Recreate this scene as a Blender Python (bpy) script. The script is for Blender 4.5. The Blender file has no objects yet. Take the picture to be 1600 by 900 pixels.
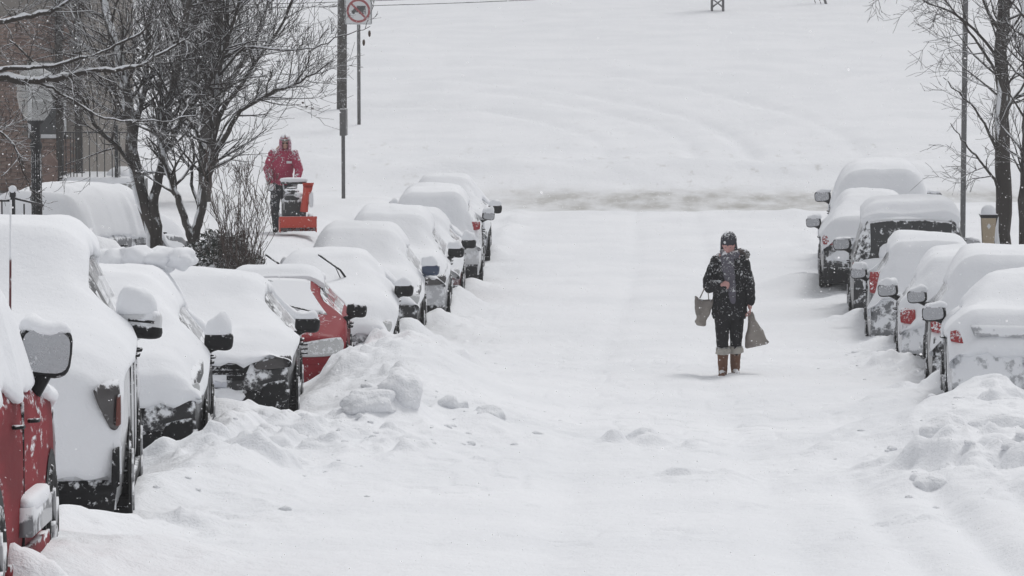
import bpy, bmesh, math, random
import numpy as np
from mathutils import Vector, Matrix, noise as mnoise
random.seed(7); np.random.seed(7)
R = math.radians
scene = bpy.context.scene
COL = scene.collection

# ------------------------------------------------------------------ camera
CZ = 6.2            # camera height over the low point of the street (the street drops away from it)
F = 5400.0          # focal length in photo pixels (1600 wide)
cam_d = bpy.data.cameras.new('camera'); cam = bpy.data.objects.new('camera', cam_d); COL.objects.link(cam)
cam.location = (0, 0, CZ)
cam_d.lens = 36.0 * F / 1600.0
cam_d.clip_end = 2000; cam_d.clip_start = 0.1
cam.rotation_euler = (R(90) - math.atan(500 / F), 0, math.atan(240 / F))
scene.camera = cam

# ------------------------------------------------------------------ world, sun, exposure
SUN_EL, SUN_AZ = 56.0, 28.0
w = bpy.data.worlds.new('World'); scene.world = w; w.use_nodes = True
nt = w.node_tree; nt.nodes.clear()
out = nt.nodes.new('ShaderNodeOutputWorld'); bg = nt.nodes.new('ShaderNodeBackground')
sky = nt.nodes.new('ShaderNodeTexSky'); sky.sky_type = 'NISHITA'; sky.sun_disc = False
sky.sun_elevation = R(SUN_EL); sky.sun_rotation = R(SUN_AZ); sky.air_density = 1.0; sky.dust_density = 6.0
hs = nt.nodes.new('ShaderNodeHueSaturation'); hs.inputs['Saturation'].default_value = 0.10
mx = nt.nodes.new('ShaderNodeMix'); mx.data_type = 'RGBA'; mx.inputs[0].default_value = 0.75
mx.inputs[7].default_value = (6.2, 6.3, 6.6, 1)      # overcast cloud deck over the sky
nt.links.new(sky.outputs[0], hs.inputs['Color']); nt.links.new(hs.outputs[0], mx.inputs[6])
nt.links.new(mx.outputs[2], bg.inputs['Color']); bg.inputs['Strength'].default_value = 0.10
nt.links.new(bg.outputs[0], out.inputs[0])
sd = bpy.data.lights.new('sun', 'SUN'); so = bpy.data.objects.new('sun', sd); COL.objects.link(so)
sd.energy = 1.15; sd.angle = R(18); sd.color = (1, 0.98, 0.96)
dv = Vector((math.sin(R(SUN_AZ)) * math.cos(R(SUN_EL)), math.cos(R(SUN_AZ)) * math.cos(R(SUN_EL)), math.sin(R(SUN_EL))))
so.rotation_euler = dv.to_track_quat('Z', 'Y').to_euler(); so.location = (0, 0, 60)
scene.view_settings.view_transform = 'Standard'; scene.view_settings.look = 'None'
scene.view_settings.exposure = 0.0; scene.view_settings.gamma = 1
HAZE = 0.0015

# ------------------------------------------------------------------ noise helpers
def _hash(ix, iy, seed):
    h = (ix.astype(np.int64) * 374761393 + iy.astype(np.int64) * 668265263 + seed * 1274126177) & 0x7fffffff
    h = ((h ^ (h >> 13)) * 1274126177) & 0x7fffffff
    return ((h ^ (h >> 16)) & 0xffff) / 65535.0
def vnoise(x, y, seed=0):
    x = np.asarray(x, float); y = np.asarray(y, float)
    ix = np.floor(x); iy = np.floor(y); fx = x - ix; fy = y - iy
    fx = fx * fx * fx * (fx * (fx * 6 - 15) + 10); fy = fy * fy * fy * (fy * (fy * 6 - 15) + 10)
    a = _hash(ix, iy, seed); b = _hash(ix + 1, iy, seed); c = _hash(ix, iy + 1, seed); d = _hash(ix + 1, iy + 1, seed)
    return (a * (1 - fx) + b * fx) * (1 - fy) + (c * (1 - fx) + d * fx) * fy
def fbm(x, y, o=4, seed=0, g=0.5):
    s = 0; a = 1; t = 0
    x = np.asarray(x, float); y = np.asarray(y, float)
    for i in range(o):
        s = s + a * (vnoise(x, y, seed + i) * 2 - 1); t += a; a *= g
        x, y = x * 1.93 + y * 0.55 + 3.1, y * 1.93 - x * 0.55 + 1.7
    return s / t
def billow(x, y, o=3, seed=0):
    s = 0; a = 1; t = 0
    x = np.asarray(x, float); y = np.asarray(y, float)
    for i in range(o):
        s = s + a * (1 - np.abs(vnoise(x, y, seed + i) * 2 - 1) * 2); t += a; a *= 0.5
        x, y = x * 1.9 + y * 0.6, y * 1.9 - x * 0.6
    return s / t
def clods(x, y, cell, seed, dens=.6):
    x = np.asarray(x, float) / cell; y = np.asarray(y, float) / cell; ix = np.floor(x); iy = np.floor(y); h = np.zeros_like(x)
    for dx in (-1, 0, 1):
        for dy in (-1, 0, 1):
            cx = ix + dx; cy = iy + dy; a = _hash(cx, cy, seed); b = _hash(cx, cy, seed + 1); r = _hash(cx, cy, seed + 2); k = _hash(cx, cy, seed + 3)
            rr = .25 + .5 * r * r; ux = x - cx - .2 - .6 * a; uy = y - cy - .2 - .6 * b; th = k * 37
            vx = (ux * np.cos(th) + uy * np.sin(th)) / rr; vy = (-ux * np.sin(th) + uy * np.cos(th)) / rr * 1.35
            d = np.maximum(np.abs(vx) * .75 + np.abs(vy) * .45, np.sqrt(vx * vx + vy * vy) * .9)
            h = np.maximum(h, np.where(k < dens, rr * np.clip(1.25 - 1.25 * d ** 2.2 + .25 * vx, 0, 1), 0))
    return h * cell
def sstep(a, b, x):
    t = np.clip((np.asarray(x, float) - a) / (b - a), 0, 1); return t * t * (3 - 2 * t)

# ------------------------------------------------------------------ ground height
_Dy = [-60, -40, 0, 10, 16, 22, 27.5, 33, 41, 48, 54, 60, 67, 80, 90, 97, 104, 117, 135, 160, 200, 300, 420]
_Dd = [-1.5, -1.0, 1.7, 2.62, 3.12, 3.60, 4.02, 4.42, 4.92, 5.34, 5.62, 5.82, 5.95, 6.06, 6.10, 6.02, 5.65, 4.75, 3.55, 2.0, -.7, -6.5, -10]
_yy = np.arange(-60, 421, 0.5); _dd = np.interp(_yy, _Dy, _Dd)
_k = np.hanning(15); _k /= _k.sum()
_dp = np.concatenate([_dd[0] + (_dd[1]-_dd[0]) * np.arange(-7, 0), _dd, _dd[-1] + (_dd[-1]-_dd[-2]) * np.arange(1, 8)])
_dd = np.convolve(_dp, _k, 'valid')
def depth(y): return np.interp(y, _yy, _dd)
def wp(px, py, d):      # point at street distance d that the photograph shows at px, py
    return Vector(((px - 1040) * d / F, d, CZ - (py + 50) * d / F))

BUMPS = [  # x, y, rx, ry, h : ploughed heaps and drifts
    (-2.85, 38.3, .95, 2.2, .46), (-2.2, 33.8, 1.0, 2.6, .12), (-1.9, 27.8, .9, 2.4, .08), (2.5, 30.5, .9, 2.6, .10), (-2.6, 35.6, .8, 1.8, .20), (-3.2, 43.0, .7, 2.0, .30), (-2.6, 29.0, .7, 1.3, .10),
    (-2.45, 31.6, .30, .45, .30), (-2.7, 31.3, .34, .5, .16), (-2.0, 32.4, .28, .45, .16), (-1.75, 31.8, .3, .45, .12), (-2.2, 30.6, .5, .6, .12),
    (-3.15, 25.4, .35, 1.1, .16), (-3.05, 19.5, .5, .8, .12),
    (-3.2, 30.5, .35, .8, .10), (-3.4, 47.5, .5, 1.6, .12), (-3.3, 53, .5, 2, .1),
    (3.0, 32.8, .6, .8, .29), (2.95, 33.2, .2, .35, .12), (2.5, 35.6, .6, 1.2, .16),
    (-4.15, 32.0, .55, .6, .30), (-3.75, 29.3, .35, 1.4, .22), (-3.55, 26.2, .45, .9, .16), (-4.1, 26.7, .5, .35, .14), (-3.62, 21.0, .45, .55, .14), (-3.6, 24.2, .30, 1.2, .16), (-3.4, 18.2, .35, 1.2, .14), (-3.25, 17.0, .3, .5, .12),
    (3.15, 38.9, .45, .6, .08), (3.1, 43.8, .4, .7, .1), (3.2, 49.3, .4, .7, .12), (3.1, 54.8, .4, .7, .15), (-3.6, 47.8, .4, .6, .2), (-3.6, 53.0, .4, .6, .2), (-3.5, 58.2, .4, .6, .22),
    (-7.45, 45.0, .5, .7, 1.15), (-6.9, 46.0, .5, .8, .7), (-7.0, 50.2, .8, .6, .18),
    (2.55, 26.6, .95, .75, .27), (2.15, 26.2, .35, .4, .14), (2.9, 29.8, 1.1, 1.0, .2), (1.9, 25.2, .4, .5, .12), (2.9, 24, .9, 2.2, .16),
    (2.2, 31, .8, .9, .12), (2.6, 64, .7, 1.6, .25),
]
def ground(x, y):
    x = np.asarray(x, float); y = np.asarray(y, float)
    z = CZ - depth(y)
    # yard on the left, pavement on the right
    ya = np.interp(y, [15, 45, 58, 64, 74, 84, 93], [.5, .5, .45, .88, .9, .5, 0])
    z = z + ya * sstep(-5.3, -7.0, x) + 0.35 * sstep(-7.5, -14, x) * sstep(96, 84, y)
    z = z + .35 * sstep(5.2, 6.4, x) * sstep(92, 82, y)
    inr = sstep(92, 82, y)
    # berms in front of the parked rows
    wob = .25 * fbm(y * .35, y * 0, 2, 5)
    bl = np.exp(-((x + 3.05 + wob) / .75) ** 2) ; br = np.exp(-((x - 2.9 - wob) / .75) ** 2)
    z = z + inr * (bl * sstep(28, 36, y) * sstep(50, 44, y) + br * (.15 + .85 * sstep(37, 32, y))) * (.10 + .07 * fbm(x * .8, y * .5, 3, 11))
    bsum = 0
    for bx, by, rx, ry, h in BUMPS:
        bsum = bsum + min(1, h * 4) * np.exp(-(((x - bx) / rx) ** 2 + ((y - by) / ry) ** 2))
        z = z + h * np.exp(-(((x - bx) / rx) ** 2 + ((y - by) / ry) ** 2) ** 1.15)
    # drifts packed against the wheels and wings
    for sg, xc_ in ((-1, 3.62), (1, 3.2)):
        z = z + inr * (.13 if sg < 0 else .08) * np.exp(-((x * sg - xc_ - .12 * fbm(y * .9, y * 0 + sg, 2, 15)) / .26) ** 2) * sstep(-.3, .5, fbm(y * .55 + 7 * sg, y * 0, 2, 16))
    # clods
    m = np.clip(bl * 1.2 + br * 1.2, 0, 1) * inr
    m2 = np.exp(-(((x + 1.9) / 1.3) ** 2 + ((y - 31) / 2.6) ** 2)) + np.exp(-(((x - 2.4) / 1.3) ** 2 + ((y - 27.5) / 3) ** 2)) \
       + .55 * np.exp(-(((x - .1) / 1.3) ** 2 + ((y - 30.6) / 1.2) ** 2)) + .5 * np.exp(-(((x - .6) / 1.0) ** 2 + ((y - 27) / .8) ** 2))
    m = np.clip(m * .6 + m2 + .8 * bsum, 0, 1); z = z + .02 * np.clip(bsum, 0, 1) * fbm(x * 5, y * 4, 3, 77)
    near = sstep(70, 45, y)
    patch = sstep(-.15, .35, fbm(x * .9, y * .45, 3, 40))
    z = z + near * m * (0.05 * billow(x * 2.1, y * 1.3, 3, 21) + patch * .05 * np.maximum(billow(x * 5.0, y * 3.2, 2, 31), 0) ** 1.3)
    wx_, wy_ = x + .03 * fbm(x * 7, y * 7, 2, 44), y + .03 * fbm(x * 7, y * 7, 2, 45)
    z = z + near * np.clip(m * 1.1 - .1, 0, 1) * patch * (.50 * clods(wx_, wy_, .42, 201, .42) + .45 * clods(wx_, wy_, .20, 211, .5))
    sc_ = sstep(.1, .5, fbm(x * .7 + 9, y * .5, 3, 47)) * sstep(3.2, 1.5, np.abs(x)) * near
    z = z + sc_ * .28 * clods(wx_, wy_, .17, 221, .35)
    # soft drifts everywhere
    z = z + .05 * fbm(x * .45, y * .22, 3, 51) * (1 - .7 * sstep(84, 100, y)) + .016 * fbm(x * 1.6, y * .9, 3, 61)
    # wheel tracks down the street, worn path
    for tx in (-.75, .72):
        z = z - .035 * inr * np.exp(-((x - tx - .12 * np.sin(y * .11)) / .2) ** 2) * (.6 + .8 * vnoise(x * 1.5, y * .5, 71))
    for tx, td in ((1.95, .07), (1.45, .04), (2.42, .04)):
        z = z - td * np.exp(-((x - tx - .012 * (24 - y) - .05 * np.sin(y * .5)) / .12) ** 2) * sstep(27.5, 25, y) * (.6 + .6 * vnoise(x * .5, y * .8, 13))
    # trampled prints
    pr = billow(x * 3.3, y * 2.1, 1, 81)
    z = z - .028 * np.maximum(pr - .55, 0) * sstep(.05, .3, fbm(x * .5, y * .22, 2, 91)) * sstep(2.5, 1.5, np.abs(x)) * near * 2
    # cross street: ploughed lane and its two ridges
    lane = sstep(86, 88.5, y) * sstep(99, 96, y)
    z = z - .10 * lane
    z = z + .10 * np.exp(-((y - 85.6 - .25 * fbm(x * .2, x * 0, 2, 3)) / 1.1) ** 2) * (.75 + .6 * fbm(x * .7, y * .6, 3, 7)) * sstep(-3.6, -2, x)
    z = z + .5 * np.exp(-((y - 100) / 2.0) ** 2) * (.7 + .5 * fbm(x * .5, y * .4, 3, 8))
    # old turning tracks over the open ground beyond
    r = np.hypot(x + 10, (y - 104) * .55)
    far = sstep(101, 106, y)
    for rr in (8.2, 10.9, 12.6, 15.9):
        z = z - (.06 + .09 * vnoise(x * .3, y * .2, int(rr)))  * far * np.exp(-((r - rr) / .35) ** 2) * sstep(40, 4, np.abs(x + 2)) 
    z = z + far * (.26 * fbm(x * .12, y * .035, 4, 101) + .02 * fbm(x * .5, y * .12, 3, 111))
    return z
def gz(x, y): return float(ground(x, y))

# ------------------------------------------------------------------ mesh builder
class MB:
    def __init__(s): s.v = []; s.f = []
    def grid(s, P, wrap=False):           # P: list of rows of points
        b = len(s.v); n = len(P[0])
        for r in P: s.v.extend([tuple(p) for p in r])
        for i in range(len(P) - 1):
            for j in range(n - (0 if wrap else 1)):
                k = (j + 1) % n
                s.f.append((b + i*n + j, b + i*n + k, b + (i+1)*n + k, b + (i+1)*n + j))
        return b
    def poly(s, pts):
        b = len(s.v); s.v.extend([tuple(p) for p in pts]); s.f.append(tuple(range(b, b + len(pts))))
    def box(s, c, h, M=None, bev=0.0):
        cx, cy, cz = c; hx, hy, hz = h
        if bev <= 0:
            P = [(x, y, z) for z in (-hz, hz) for y in (-hy, hy) for x in (-hx, hx)]
            P = [Vector(p) for p in P]
            if M: P = [M @ p for p in P]
            b = len(s.v); s.v.extend([(p[0] + cx, p[1] + cy, p[2] + cz) for p in P])
            for q in ((0,2,3,1), (4,5,7,6), (0,1,5,4), (2,6,7,3), (0,4,6,2), (1,3,7,5)): s.f.append(tuple(b + i for i in q))
        else:
            s.sup(c, h, .25, M, 12, 8)
    def sup(s, c, h, e=.5, M=None, n=16, m=10):   # superellipsoid (e: 1 = ellipsoid, small = box)
        def sp(a, e): return math.copysign(abs(a) ** e, a)
        rows = []
        for i in range(m + 1):
            t = -math.pi / 2 + math.pi * i / m
            row = []
            for j in range(n):
                u = 2 * math.pi * j / n
                p = Vector((h[0] * sp(math.cos(t), e) * sp(math.cos(u), e), h[1] * sp(math.cos(t), e) * sp(math.sin(u), e), h[2] * sp(math.sin(t), e)))
                if M: p = M @ p
                row.append(p + Vector(c))
            rows.append(row)
        s.grid(rows, True)
    def tube(s, pts, rad, n=6, cap=True, sx=1.0):
        pts = [Vector(p) for p in pts]
        if not hasattr(rad, '__len__'): rad = [rad] * len(pts)
        up = Vector((0, 0, 1)); d0 = (pts[1] - pts[0]).normalized()
        a = d0.cross(up)
        if a.length < .05: a = d0.cross(Vector((0, 1, 0)))
        a.normalize(); rows = []
        for i, p in enumerate(pts):
            d = (pts[min(i+1, len(pts)-1)] - pts[max(i-1, 0)])
            if d.length < 1e-9: d = d0
            d.normalize(); a = (a - d * a.dot(d))
            if a.length < 1e-6: a = d.orthogonal()
            a.normalize(); b = d.cross(a)
            rows.append([p + (a * math.cos(2*math.pi*j/n) * sx + b * math.sin(2*math.pi*j/n)) * rad[i] for j in range(n)])
        b0 = s.grid(rows, True)
        if cap:
            s.f.append(tuple(b0 + j for j in reversed(range(n)))); e = b0 + n * (len(pts) - 1); s.f.append(tuple(e + j for j in range(n)))
    def lathe(s, prof, c=(0, 0, 0), n=16, axis='z', sy=1.0):
        rows = []
        for r, h in prof:
            row = []
            for j in range(n):
                u = 2 * math.pi * j / n
                if axis == 'z': p = (c[0] + r * math.cos(u), c[1] + r * math.sin(u) * sy, c[2] + h)
                elif axis == 'x': p = (c[0] + h, c[1] + r * math.cos(u), c[2] + r * math.sin(u))
                else: p = (c[0] + r * math.cos(u), c[1] + h, c[2] + r * math.sin(u))
                row.append(p)
            rows.append(row)
        s.grid(rows, True)
    def build(s, name, mat, parent=None, smooth=True, fix=True):
        me = bpy.data.meshes.new(name); me.from_pydata(s.v, [], s.f); me.validate()
        if fix and len(s.f) < 60000:
            bm = bmesh.new(); bm.from_mesh(me); bmesh.ops.remove_doubles(bm, verts=bm.verts, dist=1e-5)
            bmesh.ops.recalc_face_normals(bm, faces=bm.faces); bm.to_mesh(me); bm.free()
        if mat: me.materials.append(mat)
        me.polygons.foreach_set('use_smooth', [smooth] * len(me.polygons))
        o = bpy.data.objects.new(name, me); COL.objects.link(o)
        if parent: o.parent = parent
        return o
def tag(o, label=None, cat=None, group=None, kind=None):
    if label: o['label'] = label
    if cat: o['category'] = cat
    if group: o['group'] = group
    if kind: o['kind'] = kind
    return o
def empty(name, loc, label, cat, group=None, rz=0, rx=0):
    o = bpy.data.objects.new(name, None); COL.objects.link(o); o.location = loc; o.rotation_euler = (rx, 0, rz)
    o.empty_display_size = .3
    return tag(o, label, cat, group)

# ------------------------------------------------------------------ materials
def newmat(name):
    m = bpy.data.materials.new(name); m.use_nodes = True
    n = m.node_tree; return m, n, n.nodes['Principled BSDF'], n.nodes['Material Output']
def noise_node(n, scale, detail=4, rough=.55, coord=None, sc=None):
    t = n.nodes.new('ShaderNodeTexNoise'); t.inputs['Scale'].default_value = scale; t.inputs['Detail'].default_value = detail
    t.inputs['Roughness'].default_value = rough
    if coord is not None:
        if sc:
            mp = n.nodes.new('ShaderNodeMapping'); mp.inputs['Scale'].default_value = sc
            n.links.new(coord, mp.inputs[0]); coord = mp.outputs[0]
        n.links.new(coord, t.inputs['Vector'])
    return t.outputs[0]
def mathn(n, op, a, b=None, clamp=False):
    m = n.nodes.new('ShaderNodeMath'); m.operation = op; m.use_clamp = clamp
    for i, v in enumerate((a, b)):
        if v is None: continue
        if isinstance(v, (int, float)): m.inputs[i].default_value = v
        else: n.links.new(v, m.inputs[i])
    return m.outputs[0]
def ramp(n, fac, lo, hi):
    m = n.nodes.new('ShaderNodeMapRange'); m.interpolation_type = 'SMOOTHSTEP'
    m.inputs['From Min'].default_value = lo; m.inputs['From Max'].default_value = hi
    n.links.new(fac, m.inputs['Value']); return m.outputs[0]
def mixc(n, fac, a, b):
    m = n.nodes.new('ShaderNodeMix'); m.data_type = 'RGBA'
    for i, v in ((0, fac), (6, a), (7, b)):
        if isinstance(v, (tuple, list)): m.inputs[i].default_value = (*v[:3], 1)
        elif isinstance(v, (int, float)): m.inputs[i].default_value = v
        else: n.links.new(v, m.inputs[i])
    return m.outputs[2]
SNOWC = (.83, .845, .87)
def bumpn(n, p, h, dist, strength=1.0):
    b = n.nodes.new('ShaderNodeBump'); b.inputs['Distance'].default_value = dist; b.inputs['Strength'].default_value = strength
    n.links.new(h, b.inputs['Height']); n.links.new(b.outputs[0], p.inputs['Normal'])
def snow_mat(name, b1=.02, dirt=False):
    m, n, p, o = newmat(name)
    g = n.nodes.new('ShaderNodeNewGeometry').outputs['Position']
    p.inputs['Roughness'].default_value = .85; p.inputs['Specular IOR Level'].default_value = .15
    n1 = noise_node(n, 6, 5, .6, g); n2 = noise_node(n, 45, 3, .6, g); n3 = noise_node(n, .5, 3, .5, g)
    h = mathn(n, 'ADD', mathn(n, 'MULTIPLY', n1, 1.0), mathn(n, 'MULTIPLY', n2, .28))
    bumpn(n, p, h, b1)
    c = mixc(n, ramp(n, n3, .3, .7), (.80, .815, .84), (.85, .862, .885))
    if dirt:
        sx = n.nodes.new('ShaderNodeSeparateXYZ'); n.links.new(g, sx.inputs[0])
        y = sx.outputs[1]
        nn = noise_node(n, .8, 5, .65, g, (.5, .12, 1)); nf = noise_node(n, 1.6, 5, .6, g, (.8, .22, 1))
        yw = mathn(n, 'ADD', y, mathn(n, 'MULTIPLY', nn, 4.0))
        band = mathn(n, 'MULTIPLY', ramp(n, yw, 87.5, 92.5), ramp(n, yw, 99.5, 95.5))
        band = mathn(n, 'MULTIPLY', band, mathn(n, 'ADD', .25, mathn(n, 'MULTIPLY', ramp(n, nf, .28, .78), .75)))
        xs = ramp(n, sx.outputs[0], -6.5, -2.5)
        band = mathn(n, 'MULTIPLY', band, xs)
        c = mixc(n, mathn(n, 'MULTIPLY', band, .9), c, (.34, .33, .30))
        # faint grey grit further up and on the far slope
        gr = mathn(n, 'MULTIPLY', ramp(n, noise_node(n, 2.2, 5, .7, g, (1, .3, 1)), .58, .72), mathn(n, 'MULTIPLY', ramp(n, y, 84, 92), ramp(n, y, 120, 102)))
        c = mixc(n, mathn(n, 'MULTIPLY', gr, .45), c, (.45, .44, .41))
    n.links.new(c, p.inputs['Base Color'])
    return m
def dusted(name, col, dust=.35, scale=30, rough=.35, metal=0.0, spec=.5, up=.6, bump=.004, coat=0, stretch=None, col2=None):
    """coloured surface with wind-blown snow stuck to it; more on faces that look up"""
    m, n, p, o = newmat(name)
    tc = n.nodes.new('ShaderNodeTexCoord').outputs['Object']; ge = n.nodes.new('ShaderNodeNewGeometry')
    n1 = noise_node(n, scale, 5, .65, tc, stretch); n2 = noise_node(n, scale * .12, 3, .6, tc, stretch)
    sx = n.nodes.new('ShaderNodeSeparateXYZ'); n.links.new(ge.outputs['Normal'], sx.inputs[0])
    upf = mathn(n, 'MULTIPLY', mathn(n, 'MAXIMUM', sx.outputs[2], 0), up)
    v = mathn(n, 'ADD', mathn(n, 'ADD', mathn(n, 'MULTIPLY', n1, .62), mathn(n, 'MULTIPLY', n2, .38)), mathn(n, 'MULTIPLY', upf, .5))
    th = .72 - .40 * dust
    mask = ramp(n, v, th, th + .09)
    base = col
    if col2 is not None: base = mixc(n, ramp(n, n2, .4, .6), col, col2)
    c = mixc(n, mask, base, SNOWC)
    n.links.new(c, p.inputs['Base Color'])
    n.links.new(mathn(n, 'ADD', mathn(n, 'MULTIPLY', mask, .85 - rough), rough), p.inputs['Roughness'])
    p.inputs['Specular IOR Level'].default_value = spec
    if metal: n.links.new(mathn(n, 'MULTIPLY', mathn(n, 'SUBTRACT', 1, mask), metal), p.inputs['Metallic'])
    if coat: p.inputs['Coat Weight'].default_value = coat
    bumpn(n, p, mathn(n, 'ADD', mask, n1), bump)
    return m
M = {}
M['ground'] = snow_mat('ground_snow', .03, True)
M['snow'] = snow_mat('fresh_snow', .012)
M['chunk'] = snow_mat('packed_snow', .05)
def paint(n, c, dust=.45, rough=.3): M[n] = dusted('paint_' + n, c, dust, 9, rough, .2, .5, .5, .004, .3)
M['red'] = dusted('paint_red', (.15, .010, .015), .40, 20, .75, 0, .15, .35, .005, 0, (1, .22, .8), (.24, .02, .028)); M['red2'] = dusted('paint_red2', (.23, .010, .018), .30, 14, .6, 0, .2, .12, .003, .05); paint('white', (.62, .63, .64), .5)
paint('silver', (.40, .41, .43), .55); paint('grey', (.16, .165, .175), .45); paint('black', (.010, .010, .012), .42)
paint('blue', (.03, .05, .10), .45); paint('maroon', (.10, .012, .016), .45); paint('pale', (.5, .51, .53), .5)
M['trim'] = dusted('black_trim', (.010, .010, .011), .33, 22, .6, 0, .2, .4)
M['tyre'] = dusted('tyre_rubber', (.012, .012, .012), .36, 14, .85, 0, .15, .4)
M['rim'] = dusted('wheel_rim', (.35, .35, .36), .4, 14, .35, .8)
M['glass'] = dusted('car_glass', (.014, .016, .018), .27, 10, .12, 0, .6, .5, .002)
M['frostglass'] = dusted('frosted_glass', (.18, .20, .22), .62, 5, .3, 0, .5, .25, .003)
M['mirror'] = dusted('mirror_glass', (.42, .43, .45), .40, 60, .22, .5, .6, .2, .002)
M['lamp'] = dusted('headlight_lens', (.52, .53, .53), .40, 28, .18, .1, .8, .4, .002)
M['lampdark'] = dusted('smoked_headlight', (.05, .045, .045), .36, 28, .2, .1, .8, .4, .002)
M['amber'] = dusted('amber_lens', (.13, .03, .02), .30, 30, .3)
M['tail'] = dusted('tail_light_red', (.30, .008, .012), .36, 34, .25, 0, .6, .3, .002)
M['chrome'] = dusted('chrome', (.55, .55, .56), .35, 30, .2, .9)
M['plate'] = dusted('licence_plate', (.6, .62, .68), .5, 30, .5)
M['bark'] = dusted('wet_bark', (.042, .036, .032), .34, 16, .9, 0, .2, .9, .012, 0, (1, 1, .35), (.075, .066, .06))
M['twig'] = dusted('twig_bark', (.040, .033, .029), .28, 18, .9, 0, .2, .5, .0)
M['reed'] = dusted('bush_stems', (.085, .062, .052), .30, 18, .9, 0, .2, .5, .0)
M['leaf'] = dusted('evergreen_leaf', (.022, .030, .018), .22, 9, .6, 0, .3, .5, 0)
M['deadleaf'] = dusted('dry_leaf', (.07, .045, .03), .3, 20, .8)
M['steel'] = dusted('galvanised_steel', (.13, .13, .132), .34, 40, .55, .5, .4, .4)
M['iron'] = dusted('black_iron', (.012, .012, .013), .26, 40, .5, 0, .4, .6)
M['wood'] = dusted('weathered_pole', (.05, .045, .04), .42, 30, .9, 0, .2, .5, .01, 0, (1, 1, .3))
M['wire'] = dusted('cable', (.04, .04, .045), .2, 5, .7)
M['frame'] = dusted('lattice_steel', (.10, .10, .105), .3, 10, .7)
M['opal'] = dusted('opal_glass', (.55, .56, .55), .30, 12, .25, 0, .5, .3, .003)
M['signwhite'] = dusted('sign_white', (.66, .67, .68), .3, 30, .5)
M['signred'] = dusted('sign_red', (.30, .035, .04), .38, 40, .6)
M['signblack'] = dusted('sign_black', (.03, .03, .03), .36, 40, .6)
M['brick'] = dusted('red_brown_brick', (.20, .135, .11), .22, 26, .9, 0, .2, .3, .004, 0, None, (.27, .20, .17))
M['brick2'] = dusted('dark_brick', (.15, .10, .085), .22, 26, .9, 0, .2, .3, .004, 0, None, (.2, .14, .12))
M['mortar'] = dusted('mortar', (.24, .22, .20), .3, 20, .95, 0, .1)
M['stone'] = dusted('grey_stone', (.22, .22, .215), .42, 12, .9, 0, .2)
M['tan'] = dusted('tan_plastic', (.42, .34, .24), .3, 40, .6)
M['skin'] = dusted('skin', (.46, .26, .20), .12, 60, .55, 0, .4, .2, 0)
M['coldskin'] = dusted('cold_skin', (.48, .26, .24), .14, 60, .55, 0, .4, .2, 0)
M['coat'] = dusted('black_coat', (.012, .012, .014), .38, 40, .8, 0, .2, .25, .008)
M['legs'] = dusted('black_leggings', (.013, .013, .015), .31, 38, .85, 0, .2, .4, .004)
M['knit'] = dusted('grey_knit', (.055, .055, .065), .36, 40, .95, 0, .1, .4, .008)
M['scarf'] = dusted('grey_purple_scarf', (.12, .115, .14), .38, 40, .95, 0, .1, .4, .01)
M['boot'] = dusted('brown_suede', (.16, .085, .055), .32, 36, .9, 0, .2, .5, .005)
M['fur'] = dusted('pale_fleece', (.48, .46, .42), .35, 40, 1, 0, .05, .4, .02)
M['greyfur'] = dusted('grey_fur', (.20, .19, .18), .35, 40, 1, 0, .05, .4, .02)
M['bag'] = dusted('taupe_bag', (.27, .245, .22), .22, 30, .45, 0, .4, .2, .012, 0, None, (.19, .17, .155))
M['hoodie'] = dusted('crimson_hoodie', (.35, .032, .08), .39, 34, .85, 0, .2, .3, .006)
M['hood'] = dusted('pink_frosted_hood', (.38, .12, .18), .46, 30, .85, 0, .2, .5, .006)
M['pants'] = dusted('dark_work_trousers', (.028, .030, .034), .38, 26, .85, 0, .2, .4, .006)
M['orange'] = dusted('blower_red', (.52, .045, .02), .30, 24, .45, 0, .5, .5, .003)
M['bloweng'] = dusted('blower_black', (.02, .02, .02), .42, 20, .5)
M['blue_st'] = dusted('blue_sticker', (.03, .08, .3), .2, 30, .5)
M['opal'].node_tree.nodes['Principled BSDF'].inputs['Alpha'].default_value = .38
m_, n_, p_, o_ = newmat('snowflake'); p_.inputs['Base Color'].default_value = (.97, .97, .98, 1); p_.inputs['Roughness'].default_value = .9
tl_ = n_.nodes.new('ShaderNodeBsdfTranslucent'); tl_.inputs[0].default_value = (.97, .97, .98, 1); ms_ = n_.nodes.new('ShaderNodeMixShader'); ms_.inputs[0].default_value = .6
n_.links.new(p_.outputs[0], ms_.inputs[1]); n_.links.new(tl_.outputs[0], ms_.inputs[2]); n_.links.new(ms_.outputs[0], o_.inputs[0])
M['flake'] = m_
m_, n_, p_, o_ = newmat('lamp_bulb'); p_.inputs['Base Color'].default_value = (.9, .7, .4, 1)
p_.inputs['Emission Color'].default_value = (1, .72, .35, 1); p_.inputs['Emission Strength'].default_value = 1.2
M['bulb'] = m_

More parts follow.
